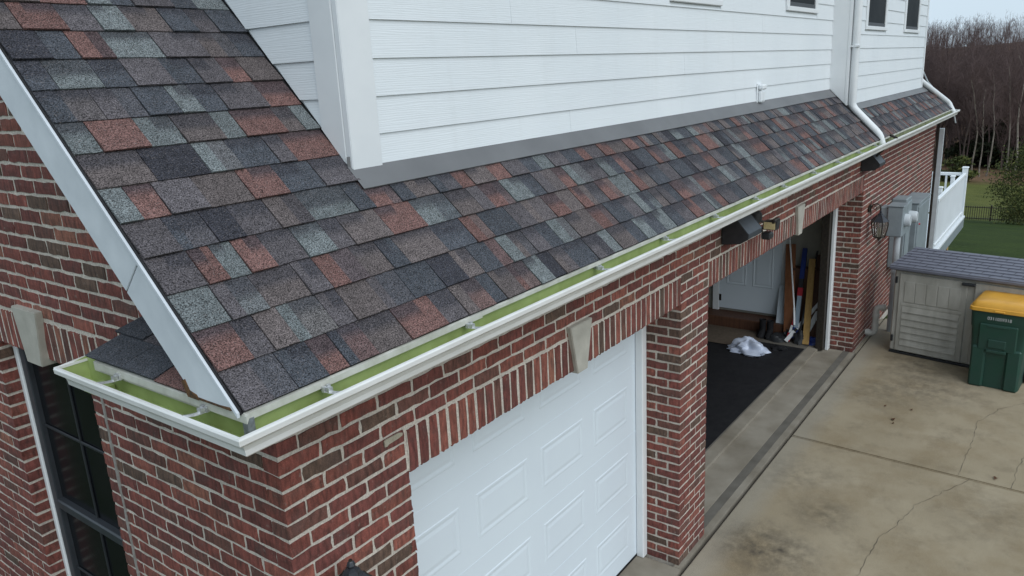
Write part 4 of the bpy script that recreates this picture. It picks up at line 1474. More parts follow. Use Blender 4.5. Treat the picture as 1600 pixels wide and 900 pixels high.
# boot pair by the step
for i, (y, s_) in enumerate(((1.20, 1.0), (1.10, 0.95))):
    mb = MB()
    x0 = 8.87 + 0.02 * i
    prof = [(0.0, 0.045, 0.052), (0.03, 0.046, 0.050), (0.10, 0.040, 0.044), (0.18, 0.042, 0.045), (0.24, 0.045, 0.048)]
    rows = []
    for (h, a, b) in prof:
        k = 1.0 if h > 0.09 else 2.3
        rows.append([(x0 - (0.05 if k > 1 else 0) + a * k * math.cos(q), y + b * math.sin(q), 0.052 + h * s_) for q in np.linspace(0, 2 * math.pi, 15)[:-1]])
    mb.grid(rows, close=True)
    one('boot', ('black rubber boot standing on the brown mat, nearer the door hinge', 'black rubber boot standing on the brown mat, nearer the planks')[i], 'boot', mb, M['rubber'], 'boots on the brown mat', smooth=True)

# ------------------------------------------------------------------ things on the walls
def lantern(c, z_apex, x, label, tall):
    """carriage lantern on a scrolled wall bracket; c = (x, y) of its axis, z_apex the tip of its cap"""
    cx, cy_ = c
    e = empty('wall_lantern', (cx, 0.0, z_apex - 0.35), label, 'lantern', 'lanterns beside the garage doors')
    zb = z_apex
    mb = MB(); mb.lathe([(0.003, 0.0), (0.012, -0.008), (0.018, -0.022), (0.012, -0.034), (0.030, -0.042), (0.036, -0.060), (0.045, -0.066)], (cx, cy_, zb), 6)
    mb.build('finial', M['iron_grey'], e)
    mb = MB(); mb.lathe([(0.046, -0.066), (0.060, -0.085), (0.085, -0.110), (0.108, -0.135), (0.112, -0.142), (0.100, -0.146)], (cx, cy_, zb), 6)
    cap = mb.build('cap', M['iron_grey'], e)
    for k in range(6):
        a = 2 * math.pi * (k + 0.5) / 6
        mb = MB(); mb.tube([(cx + r * math.cos(a), cy_ + r * math.sin(a), zb + h + 0.002) for r, h in ((0.046, -0.066), (0.060, -0.085), (0.085, -0.110), (0.110, -0.137))], 0.0028, 5)
        mb.build('rib', M['black_metal'], cap)
    mb = MB(); mb.lathe([(0.094, -0.148), (0.100, -0.175), (0.090, -0.25), (0.066, -0.345)], (cx, cy_, zb), 6)
    mb.build('glass', M['lantern_glass'], e)
    mb = MB()
    for k in range(6):
        a = 2 * math.pi * (k + 0.5) / 6
        mb.tube([(cx + r * math.cos(a), cy_ + r * math.sin(a), zb + h) for r, h in ((0.096, -0.146), (0.102, -0.175), (0.092, -0.25), (0.068, -0.348))], 0.008, 5)
    mb.build('cage', M['black_metal'], e)
    mb = MB(); mb.lathe([(0.072, -0.345), (0.074, -0.355), (0.050, -0.365), (0.015, -0.375), (0.012, -0.39), (0.003, -0.40)], (cx, cy_, zb), 6)
    mb.build('base_cup', M['black_metal'], e)
    for (dx, dy) in ((0.018, 0.0), (-0.012, 0.016), (-0.012, -0.016)):
        mb = MB(); mb.tube([(cx + dx, cy_ + dy, zb - 0.345), (cx + dx, cy_ + dy, zb - 0.25), (cx + dx, cy_ + dy, zb - 0.22)], [0.009, 0.009, 0.003], 6)
        mb.build('candle', M['steel'], e)
    mb = MB(); mb.lathe([(0.03, -0.012), (0.055, -0.006), (0.055, -0.001)], (cx, -0.008, zb - 0.03 + tall), 12, 'y')
    mb.build('back_plate', M['black_metal'], e)
    mb = MB()
    z0 = zb - 0.03 + tall
    mb.tube([(cx, -0.012, z0), (cx, -0.05, z0 + 0.055), (cx, -0.10, z0 + 0.07), (cx, cy_ + 0.005, z0 + 0.04), (cx, cy_, zb)], 0.008, 7)
    sp = [(cx, -0.05 + 0.035 * (1 - q / 14) * math.cos(q * 0.7) - 0.02, z0 + 0.01 + 0.035 * (1 - q / 14) * math.sin(q * 0.7)) for q in range(12)]
    mb.tube(sp, 0.005, 5)
    mb.tube([(cx, -0.03, z0 - 0.09), (cx, -0.02, z0 + 0.10)], 0.006, 6)
    mb.build('scroll_bracket', M['black_metal'], e, smooth=True)
    return e


lantern((9.25, -0.145), 1.865, None, 'black carriage lantern on the far brick wall beside the meter boxes', 0.045)
lantern((0.165, -0.13), 2.045, None, 'dark lantern cap at the near brick corner, at the bottom edge of the photo', -0.24)


def speaker(x0, label, ln=0.30):
    """wedge-shaped outdoor speaker in a (y, z) profile along x"""
    e = empty('outdoor_speaker', (x0, 0, 2.43), label, 'speaker', 'speakers under the eaves')
    body = [(-0.004, 2.44), (-0.004, 2.66), (-0.11, 2.655), (-0.215, 2.535), (-0.213, 2.495), (-0.15, 2.455)]
    for nm, a, b, mt in (('end_cheek', x0, x0 + 0.012, 'black_plastic'), ('end_cheek', x0 + ln - 0.012, x0 + ln, 'black_plastic')):
        mb = MB(); mb.prism(body, 'x', a, b)
        o = mb.build(nm, M[mt], e)
        bm = bmesh.new(); bm.from_mesh(o.data); bmesh.ops.bevel(bm, geom=list(bm.edges), offset=0.004, segments=2, affect='EDGES'); bm.to_mesh(o.data); bm.free()
    mb = MB(); mb.prism([(y * 0.985 - 0.001, 2.55 + (z - 2.55) * 0.97) for y, z in body], 'x', x0 + 0.0125, x0 + ln - 0.0125)
    mb.build('cabinet_shell', M['slate_plastic'], e)
    return e


speaker(4.16, 'black wedge speaker under the gutter beside the security light', 0.31)
speaker(8.62, 'black wedge speaker under the gutter right of the open garage', 0.32)

fl = empty('security_light', (4.72, 0, 2.5), 'black twin-head security light with amber lens beside the near speaker', 'security light')
mb = MB(); mb.lathe([(0.055, -0.035), (0.06, -0.025), (0.06, -0.001)], (4.72, -0.001, 2.545), 14, 'y'); mb.build('back_plate', M['black_plastic'], fl)
mb = MB(); mb.lathe([(0.02, -0.05), (0.042, -0.045), (0.048, -0.01), (0.048, 0.03), (0.03, 0.05)], (4.72, -0.075, 2.565), 12); mb.build('sensor_dome', M['black_plastic'], fl, smooth=True)
mb = MB(); mb.tube([(4.72, -0.03, 2.53), (4.75, -0.09, 2.53), (4.78, -0.14, 2.515)], 0.012, 7); mb.build('arm', M['black_metal'], fl)
mb = MB(); mb.prism([(-0.11, 2.455), (-0.125, 2.525), (-0.235, 2.53), (-0.225, 2.455)], 'x', 4.76, 4.85); hd = mb.build('lamp_head', M['black_plastic'], fl)
mb = MB(); mb.box((4.752, -0.222, 2.462), (4.7595, -0.13, 2.520)); mb.build('lens', M['lens_amber'], hd)
mb = MB(); mb.bbox((4.752, -0.225, 2.505), (4.87, -0.19, 2.545), 0.006); mb.build('hood', M['black_metal'], hd)
mb = MB(); mb.tube([(4.72, -0.03, 2.51), (4.75, -0.10, 2.46), (4.77, -0.12, 2.43)], 0.010, 7); mb.build('arm', M['black_metal'], fl)
mb = MB(); mb.bbox((4.76, -0.185, 2.37), (4.85, -0.105, 2.43), 0.012); mb.build('lamp_head', M['black_plastic'], fl)

mp = MB()
mp.prism([(0.506, 2.332), (0.506, 2.356), (0.515, 2.362), (0.59, 2.362), (0.612, 2.354), (0.610, 2.343), (0.585, 2.339), (0.53, 2.336), (0.518, 2.330)], 'y', -0.010, -0.003)
for (x, z) in ((0.535, 2.345), (0.555, 2.347), (0.572, 2.349)):
    mp.lathe([(0.004, -0.002), (0.004, 0.002)], (x, -0.0105, z), 8, 'y')
one('metal_plate', 'small beige metal plate fixed on the brick above the left garage door corner', 'plate', mp, M['steel'])

vb = empty('vent_box', (5.84, Y_WALL, 3.41), 'small white vent box on the siding just above the grey flashing', 'vent')
part_box('mounting_block', M['vinyl_white'], vb, (5.79, Y_WALL - 0.022, 3.415), (5.90, Y_WALL - 0.008, 3.60), 0.004)
part_box('cover', M['vinyl_white'], vb, (5.80, Y_WALL - 0.06, 3.425), (5.89, Y_WALL - 0.0225, 3.53), 0.01)
part_box('hood', M['vinyl_white'], vb, (5.797, Y_WALL - 0.075, 3.54), (5.893, Y_WALL - 0.0225, 3.59), 0.012)
for k in range(3):
    part_box('screw', M['metal_clip'], vb, (5.805 + 0.035 * k, Y_WALL - 0.0632, 3.44), (5.811 + 0.035 * k, Y_WALL - 0.0602, 3.446), 0.001)

# electrical meter, conduit and panels
me_ = empty('meter_box', (10.05, -0.2, 1.35), 'grey electric meter box on a conduit at the brick wall', 'meter')
part_box('housing', M['grey_box'], me_, (9.92, -0.30, 1.385), (10.22, -0.10, 1.80), 0.012)
part_box('lid', M['grey_box'], me_, (9.91, -0.308, 1.8005), (10.23, -0.095, 1.815), 0.004)
mb = MB(); mb.lathe([(0.075, -0.07), (0.085, -0.05), (0.09, 0.0)], (10.08, -0.301, 1.60), 16, 'y'); mb.build('dial', M['pvc_grey'], me_, smooth=True)
mb = MB(); mb.tube([(10.02, -0.235, -0.05), (10.02, -0.235, 1.384)], 0.042, 14); mb.build('conduit', M['pvc_grey'], me_, smooth=True)
for z in (0.32, 0.86):
    mb = MB(); mb.tube([(10.02, -0.235, z), (10.02, -0.235, z + 0.035)], 0.05, 14); mb.build('coupling', M['pvc_grey'], me_)
part_box('backboard', M['grey_box'], me_, (9.95, -0.099, 1.40), (10.20, -0.001, 1.78), 0.004)
pn = empty('electrical_panel', (11.1, 0, 0.7), 'tall grey electrical cabinet behind the meter, with a round meter dial', 'electrical cabinet')
part_box('cabinet', M['grey_box'], pn, (10.72, -0.20, 0.75), (11.08, -0.001, 1.78), 0.01)
part_box('door', M['grey_box'], pn, (10.74, -0.216, 0.80), (11.06, -0.2005, 1.73), 0.006)
mb = MB(); mb.lathe([(0.07, -0.11), (0.085, -0.09), (0.09, 0.0)], (10.90, -0.217, 1.50), 18, 'y'); mb.build('dial', M['pvc_grey'], pn, smooth=True)
p2 = empty('electrical_panel', (11.8, 0, 0.6), 'wide grey electrical cabinet nearest the end of the brick wall', 'electrical cabinet')
part_box('cabinet', M['grey_box'], p2, (11.30, -0.26, 0.55), (12.30, -0.001, 1.62), 0.012)
part_box('door', M['grey_box'], p2, (11.34, -0.272, 0.60), (12.26, -0.2605, 1.57), 0.006)
part_box('lid', M['grey_box'], p2, (11.29, -0.28, 1.6205), (12.31, -0.001, 1.64), 0.004)
mb = MB(); mb.lathe([(0.012, -0.02), (0.016, 0.0)], (11.42, -0.273, 1.30), 10, 'y'); mb.build('red_tag', M['red'], p2)
mb = MB()
for k in range(9):
    a = k / 8 * math.pi / 2
pts = [(9.62, 0.02, 0.07), (9.62, -0.06, 0.07)] + [(9.62, -0.06 - 0.055 * math.sin(a), 0.125 - 0.055 * math.cos(a)) for a in np.linspace(0, math.pi / 2, 7)] + \
      [(9.62, -0.115, 0.36)] + [(9.62 + 0.0, -0.115 - 0.05 * (1 - math.cos(a)), 0.40 + 0.05 * math.sin(a)) for a in np.linspace(0, math.pi / 2, 7)] + [(9.62, -0.22, 0.45)]
vp = empty('vent_pipe', (9.62, -0.08, 0.0), 'white plastic pipe with two elbows low on the brick wall beside the shed', 'pipe')
mb.tube(pts, 0.042, 14); mb.build('pipe', M['pvc_white'], vp, smooth=True)
for (a, b) in (((9.62, -0.115, 0.17), (9.62, -0.115, 0.21)), ((9.62, -0.115, 0.31), (9.62, -0.115, 0.35)), ((9.62, -0.19, 0.45), (9.62, -0.225, 0.45)), ((9.62, -0.015, 0.07), (9.62, -0.045, 0.07))):
    mb = MB(); mb.tube([a, b], 0.049, 14); mb.build('coupling', M['pvc_white'], vp)

# ------------------------------------------------------------------ storage shed (turned a little to the wall)
TH = math.radians(9.5)
SO = Vector((9.15, -0.385, 0.0))
WD = Vector((-math.sin(TH), -math.cos(TH), 0)); DD = Vector((math.cos(TH), -math.sin(TH), 0))
def S(w, d, z):
    v = SO + WD * w + DD * d
    return (v.x, v.y, z)
def sbox(name, mat, parent, w0, w1, d0, d1, z0, z1, bev=0.006, z1b=None):
    mb = MB(); mb.bbox((w0, d0, z0), (w1, d1, z1), bev)
    if z1b is not None:
        mb.v = [(a, b, c_ + (z1b - z1) * (b - d0) / (d1 - d0) if c_ > (z0 + z1) / 2 else c_) for a, b, c_ in mb.v]
    mb.v = [S(*q) for q in mb.v]
    return mb.build(name, mat, parent)
SW, SDp, SH = 1.80, 0.82, 1.13
shed = empty('storage_shed', SO, 'beige plastic storage shed with grey ribbed lid standing on the driveway', 'storage shed')
body = sbox('body', M['shed_wall'], shed, 0.0, SW, 0.012, SDp, 0.03, SH, 0.02)
sbox('base', M['black_plastic'], shed, 0.005, SW - 0.005, 0.0, SDp - 0.01, 0.001, 0.0295, 0.004)
for (a, b) in ((0.075, 0.86), (0.94, 1.725)):
    dr = sbox('door', M['shed_wall'], shed, a, b, -0.012, 0.0115, 0.05, 1.09, 0.006)
    # upper field with vertical grooves, lower field with louvres
    n = 5
    for k in range(n):
        w = (b - a - 0.13) / n
        sbox('board', M['shed_wall'], dr, a + 0.065 + k * w + 0.004, a + 0.065 + (k + 1) * w - 0.004, -0.020, -0.0125, 0.72, 0.99, 0.004)
    for k in range(6):
        z0 = 0.135 + k * 0.09
        mb = MB()
        vs = [(a + 0.06, -0.028, z0), (b - 0.06, -0.028, z0), (b - 0.06, -0.0128, z0 + 0.083), (a + 0.06, -0.0128, z0 + 0.083), (a + 0.06, -0.0125, z0), (b - 0.06, -0.0125, z0)]
        mb.add([S(*q) for q in vs], [(0, 1, 2, 3), (0, 4, 5, 1), (0, 3, 4), (1, 5, 2), (4, 3, 2, 5)])
        mb.build('louvre', M['shed_wall'], dr)
    sbox('rail', M['shed_wall'], dr, a + 0.04, b - 0.04, -0.018, -0.0125, 0.665, 0.705, 0.003)
for z in (0.16, 0.95):
    sbox('hinge', M['black_plastic'], shed, 0.018, 0.045, -0.01, 0.011, z, z + 0.085, 0.003)
sbox('latch', M['black_plastic'], shed, 0.80, 0.95, -0.055, -0.013, 1.05, 1.085, 0.008)
# lid: sloping slab with overlapping rows
lid = sbox('lid', M['shed_roof'], shed, -0.05, SW + 0.05, -0.06, SDp + 0.05, SH + 0.005, SH + 0.05, 0.01, SH + 0.125)
nr = 8
for k in range(nr):
    d0 = -0.05 + k * (SDp + 0.09) / nr
    d1 = d0 + (SDp + 0.09) / nr
    zf = lambda d: SH + 0.05 + 0.075 * (d + 0.06) / (SDp + 0.11)
    mb = MB()
    vs = [(-0.045, d0, zf(d0) + 0.012), (SW + 0.045, d0, zf(d0) + 0.012), (SW + 0.045, d1, zf(d1) + 0.001), (-0.045, d1, zf(d1) + 0.001), (-0.045, d0, zf(d0) - 0.002), (SW + 0.045, d0, zf(d0) - 0.002)]
    mb.add([S(*q) for q in vs], [(0, 1, 2, 3), (0, 4, 5, 1), (0, 3, 4), (1, 5, 2)])
    mb.build('lid_row', M['shed_roof'], lid)
    for j in range(9):
        wj = 0.02 + (j + 0.5 * (k % 2)) * 0.21
        mb = MB()
        vs = [(wj, d0 + 0.004, zf(d0) + 0.0135), (wj + 0.006, d0 + 0.004, zf(d0) + 0.0135), (wj + 0.006, d1 - 0.003, zf(d1) + 0.0025), (wj, d1 - 0.003, zf(d1) + 0.0025)]
        mb.add([S(*q) for q in vs], [(0, 1, 2, 3)])
        if wj < SW: mb.build('lid_groove', M['roof_black'], lid)
# ------------------------------------------------------------------ wheeled bin
TB = math.radians(5)
BO = Vector((8.44, -1.385, 0.0))
WB = Vector((-math.sin(TB), -math.cos(TB), 0)); DB = Vector((math.cos(TB), -math.sin(TB), 0))
def Bp(w, d, z):
    v = BO + WB * w + DB * d
    return (v.x, v.y, z)
wb = empty('wheeled_bin', BO, 'dark green wheeled bin with yellow lid in front of the shed', 'bin')
def rrect(w0, w1, d0, d1, r, z, n=5):
    out = []
    for (cw, cd_, a0) in ((w1 - r, d1 - r, 0), (w0 + r, d1 - r, 90), (w0 + r, d0 + r, 180), (w1 - r, d0 + r, 270)):
        for i in range(n):
            a = math.radians(a0 + 90 * i / (n - 1))
            out.append(Bp(cw + r * math.cos(a), cd_ + r * math.sin(a), z))
    return out
mb = MB()
lv = [(0.0, 0.02), (0.004, 0.0), (0.10, -0.0), (0.30, -0.006), (0.55, -0.018), (0.72, -0.028), (0.735, -0.034), (0.86, -0.040), (0.93, -0.044)]
mb.grid([rrect(0.0 + o_, 0.50 - o_, 0.02 + o_, 0.47 - 2.6 * o_, 0.05, z) for z, o_ in lv], close=True)
bodyb = mb.build('body', M['bin_green'], wb, smooth=True)
mb = MB(); vs = rrect(-0.04, 0.54, -0.02, 0.59, 0.05, 0.928); mb.add(vs, [tuple(range(len(vs)))]); mb.build('body_top', M['black_plastic'], bodyb)
# front relief: two feet, recess between, stepped grip
for (a, b) in ((0.0, 0.15), (0.35, 0.50)):
    mb = MB(); mb.bbox((a, -0.018, 0.0), (b, 0.03, 0.50), 0.02); mb.v = [Bp(x, y, z) for x, y, z in mb.v]; mb.build('foot_rib', M['bin_green'], bodyb)
mb = MB(); mb.bbox((0.06, -0.022, 0.46), (0.44, 0.03, 0.78), 0.012); mb.v = [Bp(x, y - 0.012 * (z - 0.46) / 0.32, z) for x, y, z in mb.v]; mb.build('front_panel', M['bin_green'], bodyb)
mb = MB(); mb.bbox((0.15, -0.036, 0.44), (0.35, -0.012, 0.475), 0.006); mb.v = [Bp(x, y, z) for x, y, z in mb.v]; mb.build('lift_bar', M['bin_green'], bodyb)
mb = MB(); mb.bbox((0.16, -0.038, 0.50), (0.34, -0.021, 0.60), 0.008); mb.v = [Bp(x, y, z) for x, y, z in mb.v]; mb.build('grip_pocket', M['bin_green'], bodyb)
mb = MB(); mb.bbox((0.14, -0.040, 0.745), (0.36, -0.028, 0.765), 0.004); mb.v = [Bp(x, y, z) for x, y, z in mb.v]; mb.build('rib', M['bin_green'], bodyb)
mb = MB(); mb.grid([rrect(-0.062 + o_, 0.562 - o_, -0.055 + o_, 0.60 - o_, 0.055, z) for z, o_ in ((0.925, 0.008), (0.93, 0.0), (0.965, 0.004), (0.972, 0.018), (0.985, 0.022), (1.01, 0.035), (1.028, 0.06), (1.035, 0.16))], close=True)
vs = rrect(-0.062 + 0.16, 0.562 - 0.16, -0.055 + 0.16, 0.60 - 0.16, 0.055, 1.0351); mb.add(vs, [tuple(range(len(vs)))])
lidb = mb.build('lid', M['bin_yellow'], wb, smooth=True)
mb = MB(); mb.bbox((0.20, -0.075, 0.935), (0.30, -0.05, 0.955), 0.006); mb.v = [Bp(x, y, z) for x, y, z in mb.v]; mb.build('lid_lip', M['bin_yellow'], lidb)
for a in (0.06, 0.34):
    mb = MB(); mb.tube([Bp(a, 0.57, 0.93), Bp(a, 0.63, 0.99), Bp(a + 0.05, 0.64, 1.0), Bp(a + 0.12, 0.64, 1.0), Bp(a + 0.12, 0.57, 0.93)], 0.016, 8)
    mb.build('handle', M['bin_green'], wb, smooth=True)
mb = MB(); mb.bbox((0.21, 0.575, 0.985), (0.32, 0.66, 1.03), 0.008); mb.v = [Bp(x, y, z) for x, y, z in mb.v]; mb.build('hinge_tab', M['bin_yellow'], lidb)
for a in (-0.03, 0.485):
    mb = MB(); cw = Bp(a, 0.42, 0.10); c2w = Bp(a + 0.045, 0.42, 0.10); mb.tube([cw, c2w], 0.10, 18); mb.build('wheel', M['rubber'], wb)
tcu = bpy.data.curves.new('number', 'FONT'); tcu.body = '0311059318'; tcu.size = 0.052; tcu.align_x = 'CENTER'; tcu.extrude = 0.0006
tob = bpy.data.objects.new('number', tcu); COL.objects.link(tob)
bpy.context.view_layer.update()
tme = bpy.data.meshes.new_from_object(tob.evaluated_get(bpy.context.evaluated_depsgraph_get()))
bpy.data.objects.remove(tob)
to_ = bpy.data.objects.new('number', tme); COL.objects.link(to_); tme.materials.clear(); tme.materials.append(M['white_print'])
to_.parent = wb
tp = Vector(Bp(0.25, -0.0225, 0.83)) - BO
xa, ya = WB, Vector((0, 0, 1)); za = xa.cross(ya)
to_.matrix_local = Matrix(((xa.x * 0.92, ya.x, za.x, tp.x), (xa.y * 0.92, ya.y, za.y, tp.y), (xa.z, ya.z, za.z, tp.z), (0, 0, 0, 1)))
to_['label'] = 'white serial number printed on the bin front'

# ------------------------------------------------------------------ deck behind the house end
dk = empty('deck', (16, 0, -0.8), 'raised deck with white vinyl railing at the far end of the house', 'deck')
DX0, DX1, DY0, DY1 = X_END + 0.03, 17.95, -0.14, 3.6
mb = MB(); mb.box((DX0, DY0 - 0.05, 0.24), (DX1 + 0.05, DY1, 0.28)); mb.build('floor', M['vinyl_white'], dk)
part_box('fascia', M['grey_box'], dk, (DX0, DY0 - 0.04, 0.02), (DX1 + 0.04, DY0 - 0.015, 0.2395))
part_box('fascia', M['grey_box'], dk, (DX1 + 0.015, DY0 - 0.0145, 0.02), (DX1 + 0.04, DY1, 0.2395))
def railing(p0, p1, n):
    p0, p1 = Vector(p0), Vector(p1)
    d = (p1 - p0); along_x = abs(d.x) > abs(d.y)
    w = (0, 0.035) if along_x else (0.035, 0)
    for (za, zb, nm) in ((1.17, 1.235, 'top_rail'), (0.33, 0.385, 'bottom_rail')):
        part_box(nm, M['vinyl_white'], dk, (p0.x - w[0], p0.y - w[1], za), (p1.x + w[0], p1.y + w[1], zb), 0.008)
    for k in range(1, n):
        q = p0 + d * (k / n)
        mb = MB(); mb.bbox((q.x - 0.019, q.y - 0.019, 0.3852), (q.x + 0.019, q.y + 0.019, 1.1698), 0.003); mb.build('baluster', M['vinyl_white'], dk)
def post(x, y, zt=1.30, h=0.052):
    part_box('post', M['vinyl_white'], dk, (x - h, y - h, 0.281), (x + h, y + h, zt), 0.006)
    part_box('post_cap', M['vinyl_white'], dk, (x - h - 0.013, y - h - 0.013, zt + 0.0005), (x + h + 0.013, y + h + 0.013, zt + 0.035), 0.012)
railing((DX0 + 0.06, DY0 + 0.03, 0), (DX1 - 0.055, DY0 + 0.03, 0), 34)
railing((DX1, DY0 + 0.09, 0), (DX1, DY1, 0), 25)
post(DX1, DY0 + 0.03, 1.33)
post(15.1, DY0 + 0.105, 1.30, 0.036); post(16.7, DY0 + 0.105, 1.30, 0.036); post(DX1, 1.75, 1.33); post(DX1, DY1 - 0.05, 1.33)
for (x, y) in ((15.2, 0.1), (17.6, 0.1), (17.6, 3.2)):
    mb = MB(); mb.bbox((x - 0.07, y - 0.07, land(x, y) - 0.1), (x + 0.07, y + 0.07, 0.2395), 0.008); mb.build('support_post', M['wood_yellow'], dk)

# ------------------------------------------------------------------ fence far down the lawn
fe = empty('garden_fence', (57, 0, land(57, 0)), 'black metal picket fence running across the lawn', 'fence')
FX = 57.0
fpan = MB()
cnt = 0
yy = -14.0
while yy < 34:
    z = land(FX, yy)
    if cnt % 18 == 0:
        mb = MB(); mb.box((FX - 0.05, yy - 0.05, z - 0.1), (FX + 0.05, yy + 0.05, z + 1.05)); mb.build('post', M['black_metal'], fe)
        mb = MB(); z2 = land(FX, yy + 2.34)
        for h in (0.12, 0.86):
            mb.add([(FX - 0.025, yy, z + h), (FX - 0.025, yy + 2.34, z2 + h), (FX - 0.025, yy + 2.34, z2 + h + 0.05), (FX - 0.025, yy, z + h + 0.05),
                    (FX + 0.025, yy, z + h), (FX + 0.025, yy + 2.34, z2 + h), (FX + 0.025, yy + 2.34, z2 + h + 0.05), (FX + 0.025, yy, z + h + 0.05)],
                   [(0, 1, 2, 3), (7, 6, 5, 4), (0, 4, 5, 1), (2, 6, 7, 3)])
        mb.build('rail', M['black_metal'], fe)
    else:
        fpan.box((FX - 0.014, yy - 0.016, z + 0.03), (FX + 0.014, yy + 0.016, z + 0.97))
    yy += 0.13
    cnt += 1
o = fpan.build('pickets', M['black_metal'], fe)
o['kind'] = 'stuff'

# ------------------------------------------------------------------ trees
def branch_tree(seed, height, spread, levels=4, lean_=0.0, dens=1.0):
    """bare tree: returns (trunk_verts, trunk_faces, twig_verts, twig_faces)"""
    r = random.Random(seed)
    T = MB(); W = MB()

    def grow(p, d, length, rad, lev):
        n = 4 if lev == 0 else 3
        pts, rads = [p.copy()], [rad]
        q = p.copy(); dd = d.copy()
        segs = 7 if lev == 0 else (4 if lev == 1 else 3)
        for i in range(segs):
            dd = (dd + Vector((r.gauss(0, 0.09), r.gauss(0, 0.09), r.gauss(0, 0.05) + (0.07 if lev else 0.0)))).normalized()
            q = q + dd * (length / segs)
            pts.append(q.copy()); rads.append(rad * (1 - 0.75 * (i + 1) / segs))
        if lev == 0:
            T.tube(pts, rads, 5, cap=False)
        elif lev <= 2:
            W.tube(pts, [max(0.012, x_) for x_ in rads], 4 if lev == 1 else 3, cap=False)
        else:
            for a, b, ra in zip(pts, pts[1:], rads):
                u = (b - a).cross(Vector((r.gauss(0, 1), r.gauss(0, 1), r.gauss(0, 1))))
                if u.length < 1e-6: continue
                u = u.normalized() * max(0.010, ra)
                W.add([a - u, a + u, b], [(0, 1, 2)])
        if lev >= levels - 1:
            return
        nb = int((19, 7, 6, 4)[lev] * dens)
        for k in range(nb):
            u = r.uniform(0.42 if lev == 0 else 0.15, 1.0)
            idx = u * (len(pts) - 1); i0 = min(int(idx), len(pts) - 2); f_ = idx - i0
            b = pts[i0].lerp(pts[i0 + 1], f_)
            az = r.uniform(0, 2 * math.pi)
            ax = (pts[i0 + 1] - pts[i0]).normalized()
            o1 = ax.orthogonal().normalized(); o2 = ax.cross(o1)
            ang = math.radians(r.uniform(22, 46))
            nd = (ax * math.cos(ang) + (o1 * math.cos(az) + o2 * math.sin(az)) * math.sin(ang)).normalized()
            ll = length * (spread * (1.15 - 0.75 * u) if lev == 0 else r.uniform(0.4, 0.65))
            grow(b, nd, ll, max(0.012, rads[i0] * 0.5), lev + 1)
    grow(Vector((0, 0, -0.3)), Vector((lean_, r.gauss(0, 0.03), 1)).normalized(), height, height * 0.0088, 0)
    return T, W


protos = []
for k in range(5):
    T, W = branch_tree(100 + k, 15.5 + k * 0.7, 0.33, 4, 0.04 * (k - 2))
    protos.append((T, W))
TREE_SPOTS = [  # (x, y, scale, proto, lean/rot, pale, label)
    (103, 7.6, 0.66, 0, 0.3, True, 'bare pale-barked tree leftmost beyond the deck railing, leaning left'),
    (105, 8.6, 0.76, 1, 1.2, True, 'tall bare birch just right of the gutter end'),
    (104, 7.0, 0.70, 2, 4.2, True, 'slender bare birch with a forked pale trunk beside the tall one'),
    (107, 5.2, 0.72, 3, 2.1, True, 'bare pale tree standing alone in the middle of the leaf strip'),
    (106, 4.3, 0.78, 4, 5.0, True, 'bare tree with a dark thick trunk left of the evergreen'),
    (109, 3.2, 0.74, 1, 0.6, False, 'bare brown tree behind the evergreen, partly hidden'),
    (111, 10.5, 0.78, 2, 3.3, False, 'bare brown tree behind the house corner'),
    (113, 6.2, 0.8, 0, 2.7, False, 'bare brown tree in the second row of the wood'),
    (110, -1.0, 0.78, 3, 1.9, False, 'bare brown tree at the right edge of the photo'),
    (112, 1.2, 0.82, 4, 0.2, True, 'tall bare tree right of the middle above the evergreen'),
]
cache = {}
for (x, y, s_, pi, rz, pale, lab) in TREE_SPOTS:
    T, W = protos[pi]
    key = (pi, pale)
    e = empty('bare_tree', (x, y, land(x, y)), lab, 'tree', 'bare trees at the edge of the wood')
    e.rotation_euler = (0, 0, rz); e.scale = (s_, s_, s_)
    if key not in cache:
        t_o = T.build('trunk', M['bark_pale'] if pale else M['bark'], None, recalc=False)
        w_o = W.build('crown', M['twig'], None, recalc=False)
        cache[key] = (t_o, w_o)
    else:
        t_o, w_o = [q.copy() for q in cache[key]]
        COL.objects.link(t_o); COL.objects.link(w_o)
    for q in (t_o, w_o):
        q.parent = e; q.location = (0, 0, 0)
# the wood behind: one mass
arrs = []
for T, W in protos:
    vs = np.array(T.v + W.v, dtype=np.float32)
    fs = []
    k = len(T.v)
    for f in T.f: fs += [(f[0], f[1], f[2]), (f[0], f[2], f[3])]
    for f in W.f:
        f = [i + k for i in f]
        fs.append(tuple(f[:3]))
        if len(f) == 4: fs.append((f[0], f[2], f[3]))
    arrs.append((vs, np.array(fs, dtype=np.int32)))
for k in range(3):                   # lighter trees for the far slope
    T, W = branch_tree(300 + k, 14.0, 0.36, 4, 0.0, 0.62)
    vs = np.array(T.v + W.v, dtype=np.float32); fs = []; n0 = len(T.v)
    for f in T.f: fs += [(f[0], f[1], f[2]), (f[0], f[2], f[3])]
    for f in W.f:
        f = [i + n0 for i in f]; fs.append(tuple(f[:3]))
        if len(f) == 4: fs.append((f[0], f[2], f[3]))
    arrs.append((vs, np.array(fs, dtype=np.int32)))
rw = random.Random(5)
V, Fc, off = [], [], 0
spots = []
for i in range(760):
    x = 113 + 320 * (rw.random() ** 1.35)
    spread_ = (x - 60) * 0.24
    yc = (x + 1.5) * 0.11
    spots.append((x, yc + rw.uniform(-1, 1) * spread_))
for i in range(150):                # young growth at the edge
    x = rw.uniform(111, 135)
    spots.append((x, (x + 1.5) * 0.11 + rw.uniform(-1, 1) * 16, 0.38))
